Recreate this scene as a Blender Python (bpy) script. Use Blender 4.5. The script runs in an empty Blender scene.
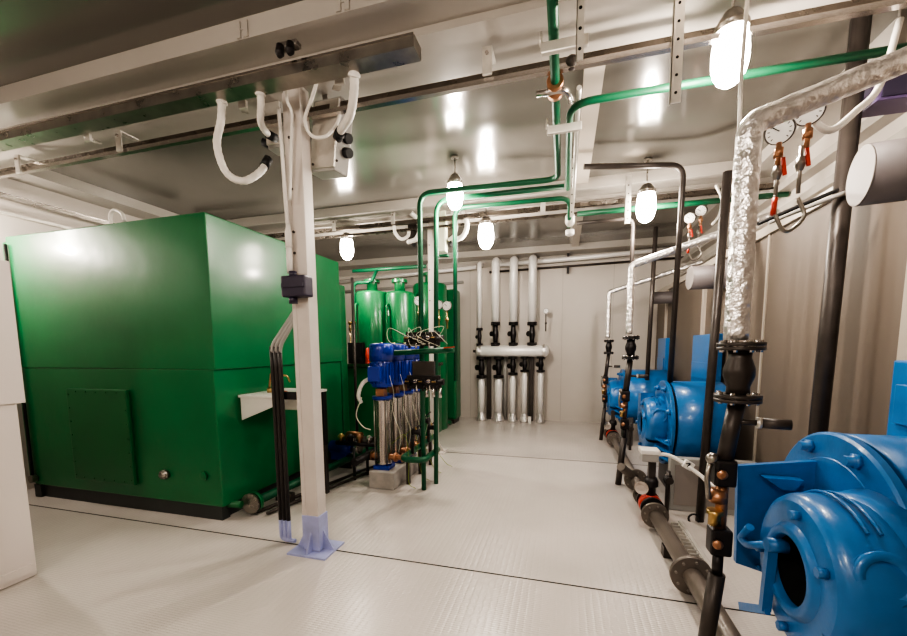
import bpy, bmesh, math, random
from math import sin, cos, pi, radians, tan, atan2, sqrt
from mathutils import Vector, Matrix
random.seed(7)
C = bpy.context.scene.collection
V = Vector
# ------------------------------------------------------------------ survey camera (solved from the room's vanishing points)
FPX, PX, PY, YAW, PITCH, ROLL, H = 392.826, 453.5, 387.8, -.273607, -.101267, -.007603, 1.6
_f = V((sin(YAW)*cos(PITCH), cos(YAW)*cos(PITCH), sin(PITCH)))
_r = V((cos(YAW), -sin(YAW), 0)); _u = _r.cross(_f)
CR = _r*cos(ROLL)+_u*sin(ROLL); CU = -_r*sin(ROLL)+_u*cos(ROLL)
def at(x, y, ax, v):
    """world point seen in the photograph at pixel (x,y) on the real plane ax=v (survey measurement)"""
    d = _f+CR*((x-PX)/FPX)-CU*((y-PY)/FPX)
    i = 'xyz'.index(ax); o = V((0, 0, H)); t = (v-o[i])/d[i]
    return o+d*t
# ------------------------------------------------------------------ materials
def mat(name, col, rough=.5, metal=0, noise=None, bump=None, coat=0, emis=None, spec=.5):
    m = bpy.data.materials.new(name); m.use_nodes = True
    nt = m.node_tree; b = nt.nodes['Principled BSDF']
    b.inputs['Base Color'].default_value = (*col, 1); b.inputs['Roughness'].default_value = rough
    b.inputs['Metallic'].default_value = metal; b.inputs['Specular IOR Level'].default_value = spec
    if coat: b.inputs['Coat Weight'].default_value = coat; b.inputs['Coat Roughness'].default_value = .12
    tc = nt.nodes.new('ShaderNodeTexCoord')
    if noise:
        sc, amt = noise
        n = nt.nodes.new('ShaderNodeTexNoise'); n.inputs['Scale'].default_value = sc; n.inputs['Detail'].default_value = 5
        nt.links.new(tc.outputs['Object'], n.inputs['Vector'])
        r = nt.nodes.new('ShaderNodeMapRange'); r.inputs[1].default_value = .3; r.inputs[2].default_value = .7
        r.inputs[3].default_value = 1-amt; r.inputs[4].default_value = 1+amt
        nt.links.new(n.outputs['Fac'], r.inputs[0])
        mx = nt.nodes.new('ShaderNodeVectorMath'); mx.operation = 'SCALE'; mx.inputs[0].default_value = col
        nt.links.new(r.outputs[0], mx.inputs['Scale']); nt.links.new(mx.outputs[0], b.inputs['Base Color'])
        rr = nt.nodes.new('ShaderNodeMath'); rr.operation = 'MULTIPLY'; rr.inputs[1].default_value = rough
        nt.links.new(r.outputs[0], rr.inputs[0]); nt.links.new(rr.outputs[0], b.inputs['Roughness'])
    if bump:
        sc, st, ds = bump
        n = nt.nodes.new('ShaderNodeTexNoise'); n.inputs['Scale'].default_value = sc; n.inputs['Detail'].default_value = 3
        nt.links.new(tc.outputs['Object'], n.inputs['Vector'])
        bp = nt.nodes.new('ShaderNodeBump'); bp.inputs['Strength'].default_value = st; bp.inputs['Distance'].default_value = ds
        nt.links.new(n.outputs['Fac'], bp.inputs['Height']); nt.links.new(bp.outputs[0], b.inputs['Normal'])
    if emis:
        b.inputs['Emission Color'].default_value = (*emis[0], 1); b.inputs['Emission Strength'].default_value = emis[1]
    return m
GREEN = mat('green_paint', (.008, .15, .05), .33, noise=(2, .10), bump=(3, .25, .02), coat=.25)
GREEN_D = mat('dark_green_paint', (.008, .125, .04), .38, noise=(3, .12), coat=.2)
GPIPE = mat('green_pipe_paint', (.006, .10, .045), .42)
BLUE = mat('blue_paint', (.017, .145, .39), .34, noise=(6, .12), bump=(30, .12, .01), coat=.25)
BLUE_D = mat('deep_blue_paint', (.006, .035, .33), .3, noise=(6, .1), coat=.3)
DARK = mat('dark_pipe_paint', (.060, .050, .045), .38, noise=(8, .2), metal=.3)
BLACK = mat('black_cast_metal', (.022, .019, .02), .4, noise=(10, .2), metal=.3)
RUBBER = mat('black_rubber', (.015, .015, .016), .55)
FOIL = mat('crumpled_foil', (.86, .83, .81), .30, metal=.85, bump=(22, .75, .03))
FOIL_S = mat('smooth_foil', (.93, .91, .89), .30, metal=.2, bump=(40, .4, .01))
STEEL = mat('brushed_steel', (.60, .56, .53), .22, metal=1, bump=(60, .1, .003))
GALV = mat('galvanised_steel', (.33, .305, .275), .30, metal=.9, noise=(9, .15))
RAILM = mat('dark_rail_steel', (.16, .14, .12), .28, metal=.9, noise=(9, .15))
GALV_L = mat('pale_zinc', (.62, .59, .54), .38, metal=.5, noise=(9, .12))
POSTM = mat('off_white_post_paint', (.62, .57, .53), .4, noise=(4, .07))
BASEM = mat('pale_blue_base', (.38, .41, .66), .4, noise=(7, .15))  # pale blue tone of the column foot and hose ends
WALLM = mat('cream_panel', (.56, .515, .47), .38, noise=(.9, .04))
WALLR = mat('shaded_taupe_panel', (.155, .125, .10), .62)  # shade on the right wall is put into this darker colour
CREAM = mat('cream_trim', (.45, .40, .34), .35)
BEAMM = mat('ceiling_beam_paint', (.40, .37, .335), .30, noise=(1.5, .05))
WHITE = mat('white_plastic', (.75, .72, .68), .35)
CABM = mat('white_cabinet_paint', (.70, .64, .60), .45, noise=(1, .03))
HOSE = mat('white_flexible_hose', (.74, .71, .66), .45)
GREYP = mat('grey_plastic', (.36, .35, .33), .45)
DUCTM = mat('grey_duct_paint', (.12, .105, .105), .5, noise=(3, .08))
DUCTC = mat('duct_cap_paint', (.22, .20, .19), .5, noise=(3, .05))
BRASS = mat('brass', (.45, .31, .14), .28, metal=1)
COPPER = mat('copper_brown', (.42, .22, .13), .35, metal=.8)
RED = mat('red_plastic', (.50, .05, .03), .35)
FACE = mat('gauge_face', (.85, .85, .83), .35)
PURPLE = mat('dark_violet_plastic', (.035, .028, .055), .4)
HOLE = mat('hole_black', (.004, .004, .004), .9)
CONC = mat('painted_concrete', (.42, .39, .36), .7, noise=(12, .15))
FPIPE = mat('grey_floor_pipe', (.17, .145, .125), .38, noise=(8, .15), metal=.2)
SEAMM = mat('seam_black', (.02, .018, .016), .8)
def bulb_mat(name, s): return mat(name, (1, .95, .85), .3, emis=((1, .90, .78), s))
BULB = bulb_mat('lit_glass', 60)
def floor_mat():
    m = mat('tread_plate_floor', (.60, .555, .52), .24, noise=(1.6, .05), spec=.6)
    nt = m.node_tree; b = nt.nodes['Principled BSDF']; L = nt.links.new
    tc = nt.nodes.new('ShaderNodeTexCoord'); hs = []
    for ang, off in ((.785, 0), (-.785, .5)):           # lentil tread: crossed stretched cells
        mp = nt.nodes.new('ShaderNodeMapping'); mp.inputs['Rotation'].default_value = (0, 0, ang)
        mp.inputs['Scale'].default_value = (16, 40, 1); mp.inputs['Location'].default_value = (off, off, 0)
        L(tc.outputs['Object'], mp.inputs['Vector'])
        fr = nt.nodes.new('ShaderNodeVectorMath'); fr.operation = 'FRACTION'; L(mp.outputs[0], fr.inputs[0])
        sb = nt.nodes.new('ShaderNodeVectorMath'); sb.operation = 'SUBTRACT'; sb.inputs[1].default_value = (.5, .5, 0); L(fr.outputs[0], sb.inputs[0])
        sp = nt.nodes.new('ShaderNodeSeparateXYZ'); L(sb.outputs[0], sp.inputs[0])
        cb = nt.nodes.new('ShaderNodeCombineXYZ'); L(sp.outputs[0], cb.inputs[0]); L(sp.outputs[1], cb.inputs[1])
        ln = nt.nodes.new('ShaderNodeVectorMath'); ln.operation = 'LENGTH'; L(cb.outputs[0], ln.inputs[0])
        mr = nt.nodes.new('ShaderNodeMapRange'); mr.inputs[1].default_value = .42; mr.inputs[2].default_value = .25; L(ln.outputs['Value'], mr.inputs[0])
        hs.append(mr)
    mxn = nt.nodes.new('ShaderNodeMath'); mxn.operation = 'MAXIMUM'; L(hs[0].outputs[0], mxn.inputs[0]); L(hs[1].outputs[0], mxn.inputs[1])
    bp = nt.nodes.new('ShaderNodeBump'); bp.inputs['Strength'].default_value = .45; bp.inputs['Distance'].default_value = .002
    L(mxn.outputs[0], bp.inputs['Height']); L(bp.outputs[0], b.inputs['Normal'])
    return m
FLOORM = floor_mat()
CEILM = mat('glossy_ceiling_panel', (.18, .168, .150), .15, metal=.25, noise=(.8, .05), bump=(1.1, .12, .03))
# ------------------------------------------------------------------ mesh builder
def fillet(pts, rad, n=7):
    pts = [V(p) for p in pts]; out = [pts[0]]
    for i in range(1, len(pts)-1):
        a, b, c = pts[i-1], pts[i], pts[i+1]
        d1 = (a-b); d2 = (c-b); l = min(rad, d1.length*.49, d2.length*.49)
        p, q = b+d1.normalized()*l, b+d2.normalized()*l
        for k in range(n+1):
            t = k/n; out.append(p*(1-t)**2+b*2*t*(1-t)+q*t*t)
    out.append(pts[-1]); return out
def spline(pts, n=8):
    pts = [V(p) for p in pts]; P = [pts[0]*2-pts[1]]+pts+[pts[-1]*2-pts[-2]]; out = []
    for i in range(1, len(P)-2):
        for k in range(n):
            t = k/n; a, b, c, d = P[i-1], P[i], P[i+1], P[i+2]
            out.append(.5*((2*b)+(c-a)*t+(2*a-5*b+4*c-d)*t*t+(3*b-a-3*c+d)*t**3))
    out.append(pts[-1]); return out
class MB:
    def __init__(s): s.bm = bmesh.new()
    def quadstrip(s, rings, closed=True, caps=(True, True), smooth=True):
        R = [[s.bm.verts.new(p) for p in r] for r in rings]; n = len(R[0])
        for a, b in zip(R, R[1:]):
            for i in range(n if closed else n-1):
                j = (i+1) % n
                try: f = s.bm.faces.new((a[i], a[j], b[j], b[i])); f.smooth = smooth
                except ValueError: pass
        if caps[0]: s.bm.faces.new(R[0][::-1])
        if caps[1]: s.bm.faces.new(R[-1])
        return s
    def tube(s, pts, r, seg=12, caps=True, radii=None):
        pts = [V(p) for p in pts]; q = [pts[0]]
        for p in pts[1:]:
            if (p-q[-1]).length > 1e-5: q.append(p)
        pts = q; rings = []
        t0 = (pts[1]-pts[0]).normalized(); a = V((0, 0, 1)) if abs(t0.z) < .9 else V((1, 0, 0)); nrm = t0.cross(a).normalized()
        for i, p in enumerate(pts):
            if i == 0: t = t0
            elif i == len(pts)-1: t = (p-pts[i-1]).normalized()
            else: t = ((pts[i+1]-p).normalized()+(p-pts[i-1]).normalized()).normalized()
            nrm = (nrm-t*nrm.dot(t)).normalized(); bn = t.cross(nrm)
            rr = radii[i] if radii else r
            rings.append([p+(nrm*cos(2*pi*k/seg)+bn*sin(2*pi*k/seg))*rr for k in range(seg)])
        return s.quadstrip(rings, caps=(caps, caps))
    def cyl(s, a, b, r, seg=20, r2=None): return s.tube([a, b], r, seg, radii=[r, r if r2 is None else r2])
    def lathe(s, o, ax, prof, seg=28, smooth=True, caps=(True, True)):
        """prof: (distance along axis, radius); every segment gets its own vertices so creases stay crisp"""
        o = V(o); ax = V(ax).normalized(); h = V((0, 0, 1)) if abs(ax.z) < .9 else V((1, 0, 0)); u = ax.cross(h).normalized(); w = ax.cross(u)
        ring = lambda d, r: [o+ax*d+(u*cos(2*pi*k/seg)+w*sin(2*pi*k/seg))*max(r, 1e-4) for k in range(seg)]
        for i in range(len(prof)-1):
            s.quadstrip([ring(*prof[i]), ring(*prof[i+1])], caps=(caps[0] and i == 0, caps[1] and i == len(prof)-2), smooth=smooth)
        bmesh.ops.remove_doubles(s.bm, verts=s.bm.verts[:], dist=1e-6) if False else None
        return s
    def slathe(s, o, ax, prof, seg=28, caps=(True, True)):
        o = V(o); ax = V(ax).normalized(); h = V((0, 0, 1)) if abs(ax.z) < .9 else V((1, 0, 0)); u = ax.cross(h).normalized(); w = ax.cross(u)
        return s.quadstrip([[o+ax*d+(u*cos(2*pi*k/seg)+w*sin(2*pi*k/seg))*max(r, 1e-4) for k in range(seg)] for d, r in prof], caps=caps)
    def box(s, lo, hi, rot=None, bev=0):
        lo, hi = V(lo), V(hi); c = (lo+hi)/2; d = hi-lo
        g = bmesh.ops.create_cube(s.bm, size=1); vs = g['verts']
        for v in vs: v.co = V((v.co.x*d.x, v.co.y*d.y, v.co.z*d.z))
        if bev:
            es = list({e for v in vs for e in v.link_edges})
            r = bmesh.ops.bevel(s.bm, geom=es, offset=min(bev, min(abs(q) for q in d)*.45), segments=2, affect='EDGES', profile=.6)
            vs = list({v for f in r['faces'] for v in f.verts} | {v for v in vs if v.is_valid})
        M = rot.to_matrix() if hasattr(rot, 'to_matrix') else rot
        for v in vs:
            if M is not None: v.co = M @ v.co
            v.co += c
        return s
    def cbox(s, c, d, rot=None, bev=0):
        c, d = V(c), V(d)/2; return s.box(c-d, c+d, rot, bev)
    def prism(s, pts, vec, smooth=False):
        vec = V(vec); a = [V(p) for p in pts]
        return s.quadstrip([a, [p+vec for p in a]], smooth=smooth)
    def bar(s, a, b, w, h, up=(0, 0, 1), bev=0):
        """rectangular bar from a to b"""
        a, b = V(a), V(b); t = (b-a).normalized(); up = V(up); sd = t.cross(up).normalized(); up = sd.cross(t)
        return s.quadstrip([[p+sd*x*w/2+up*y*h/2 for x, y in ((-1, -1), (1, -1), (1, 1), (-1, 1))] for p in (a, b)], smooth=False)
    def sphere(s, c, r, sc=(1, 1, 1)):
        g = bmesh.ops.create_uvsphere(s.bm, u_segments=16, v_segments=10, radius=r)
        for v in g['verts']:
            v.co = V((v.co.x*sc[0], v.co.y*sc[1], v.co.z*sc[2]))+V(c)
            for f in v.link_faces: f.smooth = True
        return s
    def bolt(s, c, ax, r=.012, h=.012): return s.tube([V(c), V(c)+V(ax)*h], r, 6)
    def boltring(s, c, ax, R, n, r=.012, h=.014, ph=.2):
        ax = V(ax).normalized(); hh = V((0, 0, 1)) if abs(ax.z) < .9 else V((1, 0, 0)); u = ax.cross(hh).normalized(); w = ax.cross(u)
        for k in range(n):
            a = 2*pi*k/n+ph; s.bolt(V(c)+(u*cos(a)+w*sin(a))*R, ax, r, h)
        return s
    def build(s, name, m, parent=None, base=None):
        bmesh.ops.recalc_face_normals(s.bm, faces=s.bm.faces[:])
        me = bpy.data.meshes.new(name); o = bpy.data.objects.new(name, me); C.objects.link(o)
        if parent is not None: W = parent['_w']; o.parent = parent
        else:
            if base is None:
                vs = [v.co for v in s.bm.verts]; W = ((min(v.x for v in vs)+max(v.x for v in vs))/2, (min(v.y for v in vs)+max(v.y for v in vs))/2, min(v.z for v in vs))
            else: W = tuple(base)
            o.location = W
        o['_w'] = [float(q) for q in W]
        w = V(W)
        for v in s.bm.verts: v.co -= w
        s.bm.to_mesh(me); s.bm.free(); me.materials.append(m)
        return o
def tag(o, label, cat, group=None):
    o['label'] = label; o['category'] = cat
    if group: o['group'] = group
    return o
def thing(name, label, cat, base, group=None):
    o = bpy.data.objects.new(name, None); C.objects.link(o); o.location = base; o.empty_display_size = .1
    o['_w'] = [float(q) for q in base]; return tag(o, label, cat, group)
def struct(o): o['kind'] = 'structure'; return o
def kids(o): return [c for c in C.objects if c.parent == o]
def dup(o, loc, label=None, group=None, rz=None):
    r = o.copy(); C.objects.link(r); r.location = loc
    if rz is not None: r.rotation_euler = (0, 0, rz)
    if label: r['label'] = label
    if group: r['group'] = group
    for c in kids(o):
        d = c.copy(); C.objects.link(d); d.parent = r
        for g in kids(c):
            e = g.copy(); C.objects.link(e); e.parent = d
    return r
def pipe(name, pts, r, m, label, cat='pipe', rad=.1, group=None, seg=14, base=None):
    return tag(MB().tube(fillet(pts, rad), r, seg).build(name, m, base=base), label, cat, group)

# ================================================================== THE SETTING
XL, XR, YF, YB, ZC = -5.95, 2.25, -1.6, 8.75, 3.62
XP = 1.78                                  # face of the low taupe wall panels behind the boilers
struct(MB().box((XL-.1, YF-.1, -.1), (XR+.1, YB+.1, 0)).build('floor', FLOORM))
struct(MB().box((XL-.1, YF-.1, ZC), (XR+.1, YB+.1, ZC+.1)).build('ceiling', CEILM))
struct(MB().box((XL-.1, YF, 0), (XL, YB, ZC)).build('wall_left', WALLM))
struct(MB().box((XL-.1, YB, 0), (XR+.1, YB+.1, ZC)).build('wall_back', WALLM))
struct(MB().box((XR, YF, 0), (XR+.1, YB, ZC)).build('wall_right', WALLM))
struct(MB().box((XL-.1, YF-.1, 0), (XR+.1, YF, ZC)).build('wall_front', WALLM))
tn = [0]
def trim(mb, m):
    tn[0] += 1; return struct(mb.build('trim_%d' % tn[0], m))
# floor joints between the container modules
for y in (2.62, 5.68): trim(MB().box((XL, y-.006, .0005), (XR, y+.006, .002)), SEAMM)
# ceiling beams across the modules, and along the left and right sides
for y0, y1 in ((2.18, 3.02), (5.2, 6.15), (8.3, YB)):
    m = MB().box((XL, y0, 3.5), (XR, y1, ZC)); trim(m, BEAMM)
    ym = (y0+y1)/2
    if y1 < 8: trim(MB().box((XL, ym-.2, 3.455), (XR, ym+.2, 3.5)), BEAMM)
for i, (y0, y1) in enumerate(((YF, 2.18), (3.02, 5.2), (6.15, 8.3))):
    trim(MB().box((XL, y0, 3.5), (XL+.35, y1, ZC)), BEAMM); trim(MB().box((XR-.3, y0, 3.5), (XR, y1, ZC)), BEAMM)
    trim(MB().box((.10, y0, 3.56), (.24, y1, ZC)), CREAM)          # pale depth joint over the green pipes
# right wall: taupe panels with pale rail and posts
trim(MB().box((XP, YF, 0), (XR, YB, 2.62)), WALLR)
trim(MB().box((XP-.03, YF, 2.60), (XR, YB, 2.68)), CREAM)
for y in (2.68, 5.95, 7.95): trim(MB().box((XP-.035, y-.035, 0), (XP, y+.035, 2.6)), CREAM)
trim(MB().box((XP-.012, 4.3, 0), (XP, 4.33, 2.6)), CREAM)
for z in (2.95, 3.2): trim(MB().box((XR-.12, YF, z), (XR, YB, z+.07)), BEAMM)
trim(MB().box((XR-.1, 2.9, 2.68), (XR, 3.2, ZC)), CREAM)
# back wall panel joints
for x in (-2.05, -.05, .95): trim(MB().box((x-.004, YB-.004, 0), (x+.004, YB, 3.5)), BEAMM)
trim(MB().box((XL, YB-.03, 3.36), (XR, YB, 3.5)), BEAMM)

# ================================================================== LEFT FOREGROUND CABINET
b = at(38, 575, 'z', 0); xc, yc = b.x, b.y
t = thing('electrical_cabinet', 'tall white cabinet at the left edge, in front of the green tank', 'cabinet', (xc-.3, .8, 0))
MB().box((xc-.6, -.6, .005), (xc, yc, 2.32), bev=.01).build('body', CABM, t)
p1 = at(0, 405, 'x', xc); p2 = at(16, 300, 'x', xc)
MB().box((xc, .9, p1.z), (xc+.018, p2.y-.02, 2.2), bev=.005).build('door', CABM, t)
MB().box((xc, -.55, .04), (xc+.012, yc-.03, .10)).build('plinth_strip', CABM, t)

# ================================================================== BIG GREEN TANK
tx0, tx1, ty0, ty1 = -5.60, -3.03, 2.8, 4.9
t = thing('storage_tank', 'huge square green steel tank on the left of the room', 'tank', ((tx0+tx1)/2, (ty0+ty1)/2, 0))
MB().box((tx0, ty0, 1.42), (tx1+.035, ty1, 2.78), bev=.012).box((tx0+.004, ty0+.006, .14), (tx1+.01, ty1-.004, 1.425), bev=.012).build('tank_body', GREEN, t)
MB().box((tx0-.12, ty0+.03, .14), (tx0+.02, ty1, 2.74), bev=.01).build('side_flange', GREEN, t)
MB().cyl((tx0+.03, ty0-.02, .2), (tx0+.03, ty0-.02, 2.7), .014).build('level_tube', BLACK, t)
ap = MB().box((-4.88, ty0-.035, .27), (-4.05, ty0, 1.22), bev=.01).build('access_panel', GREEN_D, t)
m = MB()
for i in range(7):
    z = .32+i*.14
    for x in (-4.85, -4.08): m.bolt((x, ty0-.035, z), (0, -1, 0), .010, .008)
for i in range(5):
    for z in (.30, 1.19): m.bolt((-4.74+i*.14, ty0-.035, z), (0, -1, 0), .010, .008)
m.build('panel_bolts', GREEN_D, ap)
c = at(166, 474, 'y', ty0)
MB().slathe((c.x, ty0, c.z), (0, -1, 0), [(0, .045), (.03, .045), (.03, .03), (.05, .03), (.05, .01)], 20).boltring((c.x, ty0-.03, c.z), (0, -1, 0), .036, 6, .006).build('drain_plug', GALV, t)
c = at(204, 476, 'y', ty0)
MB().lathe((c.x, ty0, c.z), (0, -1, 0), [(0, .04), (.012, .04), (.016, .02)], 18).build('inspection_cap', GREEN, t)
c = at(36, 478, 'y', ty0)
MB().lathe((c.x, ty0, c.z), (0, -1, 0), [(0, .04), (.05, .04), (.05, .02)], 18).build('drain_cap', GALV, t)
m = MB().box((tx0, ty0+.03, 0.0), (tx1-.03, ty0+.12, .14)).box((tx0, ty1-.12, 0), (tx1-.03, ty1-.03, .14))
m.box((tx0, ty0, 0), (tx0+.1, ty1-.03, .14)).box((tx1-.16, ty0+.1, 0), (tx1-.06, ty1-.03, .14))
m.build('skid_frame', mat('skid_grey', (.045, .05, .05), .5), t)
tag(MB().tube(spline([(-4.35, 2.98, 2.79), (-4.35, 2.98, 2.93), (-4.30, 2.99, 2.98), (-4.22, 3.0, 2.94), (-4.20, 3.0, 2.87)]), .016).build('vent_hook', WHITE), 'small white bent vent tube on top of the big green tank', 'vent')
# second taller green block behind it
t = thing('rear_tank', 'slim green steel tank section close behind the big square tank', 'tank', (-3.7, 5.03, 0))
MB().box((-4.6, 4.95, .12), (-3.04, 5.13, 2.5), bev=.03).build('tank_body', GREEN_D, t)
MB().box((-4.5, 4.98, 0), (-3.1, 5.1, .13)).build('skid_frame', DARK, t)
pipe('stand_pipe', [(-2.97, 5.2, 0), (-2.97, 5.2, 2.62)], .022, DARK, 'thin dark stand pipe rising just behind the slim green tank section')
# green suction header on the floor along the tank's right side
t = thing('floor_header_pipe', 'green flanged pipe lying on the floor beside the big tank', 'pipe', (-2.85, 3.9, 0))
MB().tube([(-2.86, 3.02, .13), (-2.70, 5.3, .13)], .045, 16).build('pipe_body', GPIPE, t)
MB().lathe((-2.865, 3.02, .13), (0, -1, 0), [(-.02, .1), (.015, .1), (.02, .1), (.02, .05)], 24).boltring((-2.865, 3.0, .13), (0, -1, 0), .08, 8, .009, .02).build('flange', GREEN_D, t)
MB().lathe((-2.865, 2.985, .13), (0, -1, 0), [(0, .1), (.02, .1), (.02, .04)], 24).build('blank_flange', GALV, t)
MB().tube([(-2.93, 2.93, .13), (-3.22, 2.9, .13)], .035).build('branch', GREEN_D, t)
for y in (3.4, 4.6): MB().box((-2.92, y-.03, 0), (-2.72, y+.03, .09)).build('pipe_foot', DARK, t)
for i, (x0, w) in enumerate(((-2.42, 'nearer'), (-2.54, 'farther'))):
    pipe('floor_conduit', [(x0-.30, 3.02, .03), (x0+.18, 4.9, .03)], .018, DARK, 'thin dark conduit on the floor running back to the pumps, the one %s the post' % w)
# ================================================================== WHITE SINK SHELF
sx0, sx1, sy0, sy1, sz = -3.0, -2.48, 3.1, 4.55, 1.14
g0 = at(238, 391, 'x', -2.92); g1 = at(325, 388, 'x', -2.5)
t = thing('utility_sink', 'white wall sink shelf on a dark leg beside the big green tank', 'sink', (-2.75, 3.8, 0))
ys = at(327, 388, 'x', -2.48).y
MB().box((-3.01, 3.05, sz), (-2.48, ys, sz+.025), bev=.004).build('counter', WHITE, t)
MB().prism([(-2.99, 3.06, sz), (-2.50, 3.06, sz), (-2.50, 3.06, sz-.03), (-2.99, 3.06, sz-.22)], (0, .02, 0)).build('side_bracket', WHITE, t)
MB().box((-2.86, 3.35, sz-.16), (-2.52, ys-.1, sz), bev=.04).build('basin', HOSE, t)
MB().box((-2.55, ys-.05, 0), (-2.50, ys, sz)).build('leg', DARK, t)
MB().box((-2.555, ys-.055, .55), (-2.495, ys+.005, sz-.002)).build('leg_sleeve', RUBBER, t)
f = thing('tap', 'small brass tap with a red lever on the white sink shelf', 'tap', (-2.86, 3.3, sz+.025))
MB().cyl((-2.86, 3.3, sz+.025), (-2.86, 3.3, sz+.07), .022).tube(fillet([(-2.86, 3.3, sz+.05), (-2.84, 3.3, sz+.17), (-2.74, 3.42, sz+.20), (-2.72, 3.44, sz+.12)], .04), .009).build('spout', BRASS, f)
MB().bar((-2.86, 3.3, sz+.08), (-2.80, 3.26, sz+.22), .012, .01).build('lever', COPPER, f)
m = MB().lathe((-2.70, 3.3, sz+.025), (0, 0, 1), [(0, .04), (.015, .045), (.02, .03)], 16)
tag(m.build('soap_dish', RED), 'small red dish lying on the white sink shelf', 'dish')

# ================================================================== SUPPORT COLUMNS
def column(x, y, label, w=.135, blue=True):
    t = thing('support_column', label, 'column', (x, y, 0), 'support columns')
    MB().box((x-w/2, y-.055, .012), (x+w/2, y+.055, 3.45), bev=.006).build('post', POSTM, t)
    if blue: MB().box((x-w/2-.008, y-.062, .02), (x+w/2+.008, y+.062, .30), bev=.004).build('blue_foot', BASEM, t)
    MB().box((x-w/2-.004, y-.0585, .3), (x-w/2+.03, y-.055, 3.4)).build('edge_lip', POSTM, t)
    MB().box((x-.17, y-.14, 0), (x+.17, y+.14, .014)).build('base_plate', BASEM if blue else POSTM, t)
    for s in (-1, 1):
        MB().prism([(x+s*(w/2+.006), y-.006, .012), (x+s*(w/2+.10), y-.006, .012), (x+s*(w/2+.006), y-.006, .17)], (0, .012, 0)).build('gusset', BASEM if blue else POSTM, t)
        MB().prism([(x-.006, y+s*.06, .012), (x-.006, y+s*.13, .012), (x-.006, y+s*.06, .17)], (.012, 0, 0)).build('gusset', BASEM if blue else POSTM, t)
    m = MB()
    for z in (3.1, 2.75, 2.45, 2.3): m.bolt((x-.03, y-.055, z), (0, -1, 0), .01, .008)
    m.build('rivets', DARK, t)
    return t
PXc, PYc = -1.885, 2.60
column(PXc, PYc, 'near white steel column with blue gusseted foot beside the big tank')
column(-1.90, 5.68, 'far white steel column behind the green vertical pipes', .10, False)
# conduit and switch on near column
c = at(298, 287, 'y', 2.5)
t = thing('isolator_switch', 'dark violet switch box clamped to the near white column', 'switch', (c.x, 2.46, c.z-.08))
MB().box((c.x-.10, 2.44, c.z-.075), (c.x+.10, 2.54, c.z+.075), bev=.012).build('housing', PURPLE, t)
MB().cyl((c.x-.03, 2.48, c.z-.12), (c.x-.03, 2.48, c.z-.07), .03).build('lower_gland', PURPLE, t)
MB().cyl((c.x-.03, 2.49, c.z+.07), (c.x-.03, 2.49, c.z+.11), .028).build('upper_gland', PURPLE, t)
MB().box((c.x-.09, 2.43, c.z-.01), (c.x+.09, 2.445, c.z+.02)).build('cover_rib', PURPLE, t)
cx = c.x-.06
t = thing('column_conduit', 'slim white conduit running down the near column into the dark switch', 'conduit', (cx, 2.5, c.z+.1))
MB().tube([(cx, 2.5, c.z+.1), (cx, 2.5, c.z+.30)], .022).build('lower_tube', WHITE, t)
MB().tube([(cx, 2.5, c.z+.30), (cx-.03, 2.51, 3.1), (cx-.03, 2.5, 3.28)], .013).build('upper_tube', WHITE, t)
MB().lathe((cx, 2.5, c.z+.28), (0, 0, 1), [(0, .024), (.1, .024), (.17, .012)], 14).build('coupling', WHITE, t)
# three hoses at the near column
for i, nm in enumerate(('left of', 'middle of', 'right of')):
    dx = i*.045
    x0 = at(277, 450, 'y', 2.62).x+dx*.85
    t = thing('conduit_hose', '%s three vertical dark hoses strapped beside the near white column' % (['leftmost of', 'middle one of', 'rightmost of'][i]), 'hose', (x0, 2.62, 0), 'dark hoses beside the near column')
    MB().tube(fillet([(-1.99+dx*.5, 2.62, 1.90), (x0-.0, 2.62, 1.62), (x0, 2.62, 1.45)], .06), .016, 10).build('upper_sleeve', GREYP, t)
    MB().tube([(x0, 2.62, 1.62), (x0, 2.62, 1.45), (x0, 2.62, .2)], .0165, 10).build('black_sleeve', mat('dark_hose', (.035, .03, .028), .45) if i == 0 else bpy.data.materials['dark_hose'], t)
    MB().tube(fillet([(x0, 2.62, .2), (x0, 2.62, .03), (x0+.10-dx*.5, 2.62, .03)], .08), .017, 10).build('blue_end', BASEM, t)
tag(MB().box((-2.16, 2.64, 1.20), (-1.93, 2.665, 1.26)).build('strap_bracket', BLACK), 'black bracket strapping the three dark hoses to the near column', 'bracket')

# ================================================================== CABLE TRUNKING AND RAILS UNDER THE CEILING
def trunk(name, a, b, w, h, m, label, cat='cable trunking', lips=True, group=None):
    a, b = V(a), V(b); t = thing(name, label, cat, (a+b)/2, group)
    MB().bar(a, b, w, h).build('channel', m, t)
    if lips:
        d = (b-a).normalized(); s = d.cross(V((0, 0, 1))).normalized()
        MB().bar(a+s*(w/2+.002)+V((0, 0, h/2-.006)), b+s*(w/2+.002)+V((0, 0, h/2-.006)), .006, .012).bar(a-s*(w/2+.002)+V((0, 0, h/2-.006)), b-s*(w/2+.002)+V((0, 0, h/2-.006)), .006, .012).build('lid_edge', STEEL, t)
    return t
trunk('cable_trunking', (XL+.02, 2.26, 3.29), (-.83, 2.26, 3.29), .12, .07, GALV, 'near steel cable trunking ending in mid-air above the near column')
t = thing('ceiling_rail', 'double steel strut rail crossing under the near ceiling beam', 'rail', (-1, 2.68, 3.3))
MB().bar((XL+.02, 2.68, 3.32), (XR-.02, 2.68, 3.32), .05, .05).build('upper_strut', RAILM, t)
MB().bar((XL+.02, 2.60, 3.25), (XR-.02, 2.60, 3.25), .04, .03).build('lower_strut', STEEL, t)
t = thing('ceiling_rail', 'double steel strut rail crossing under the far ceiling beam', 'rail', (-1, 5.4, 3.3))
MB().bar((XL+.02, 5.35, 3.36), (XR-.02, 5.35, 3.36), .06, .05).build('upper_strut', RAILM, t)
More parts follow.
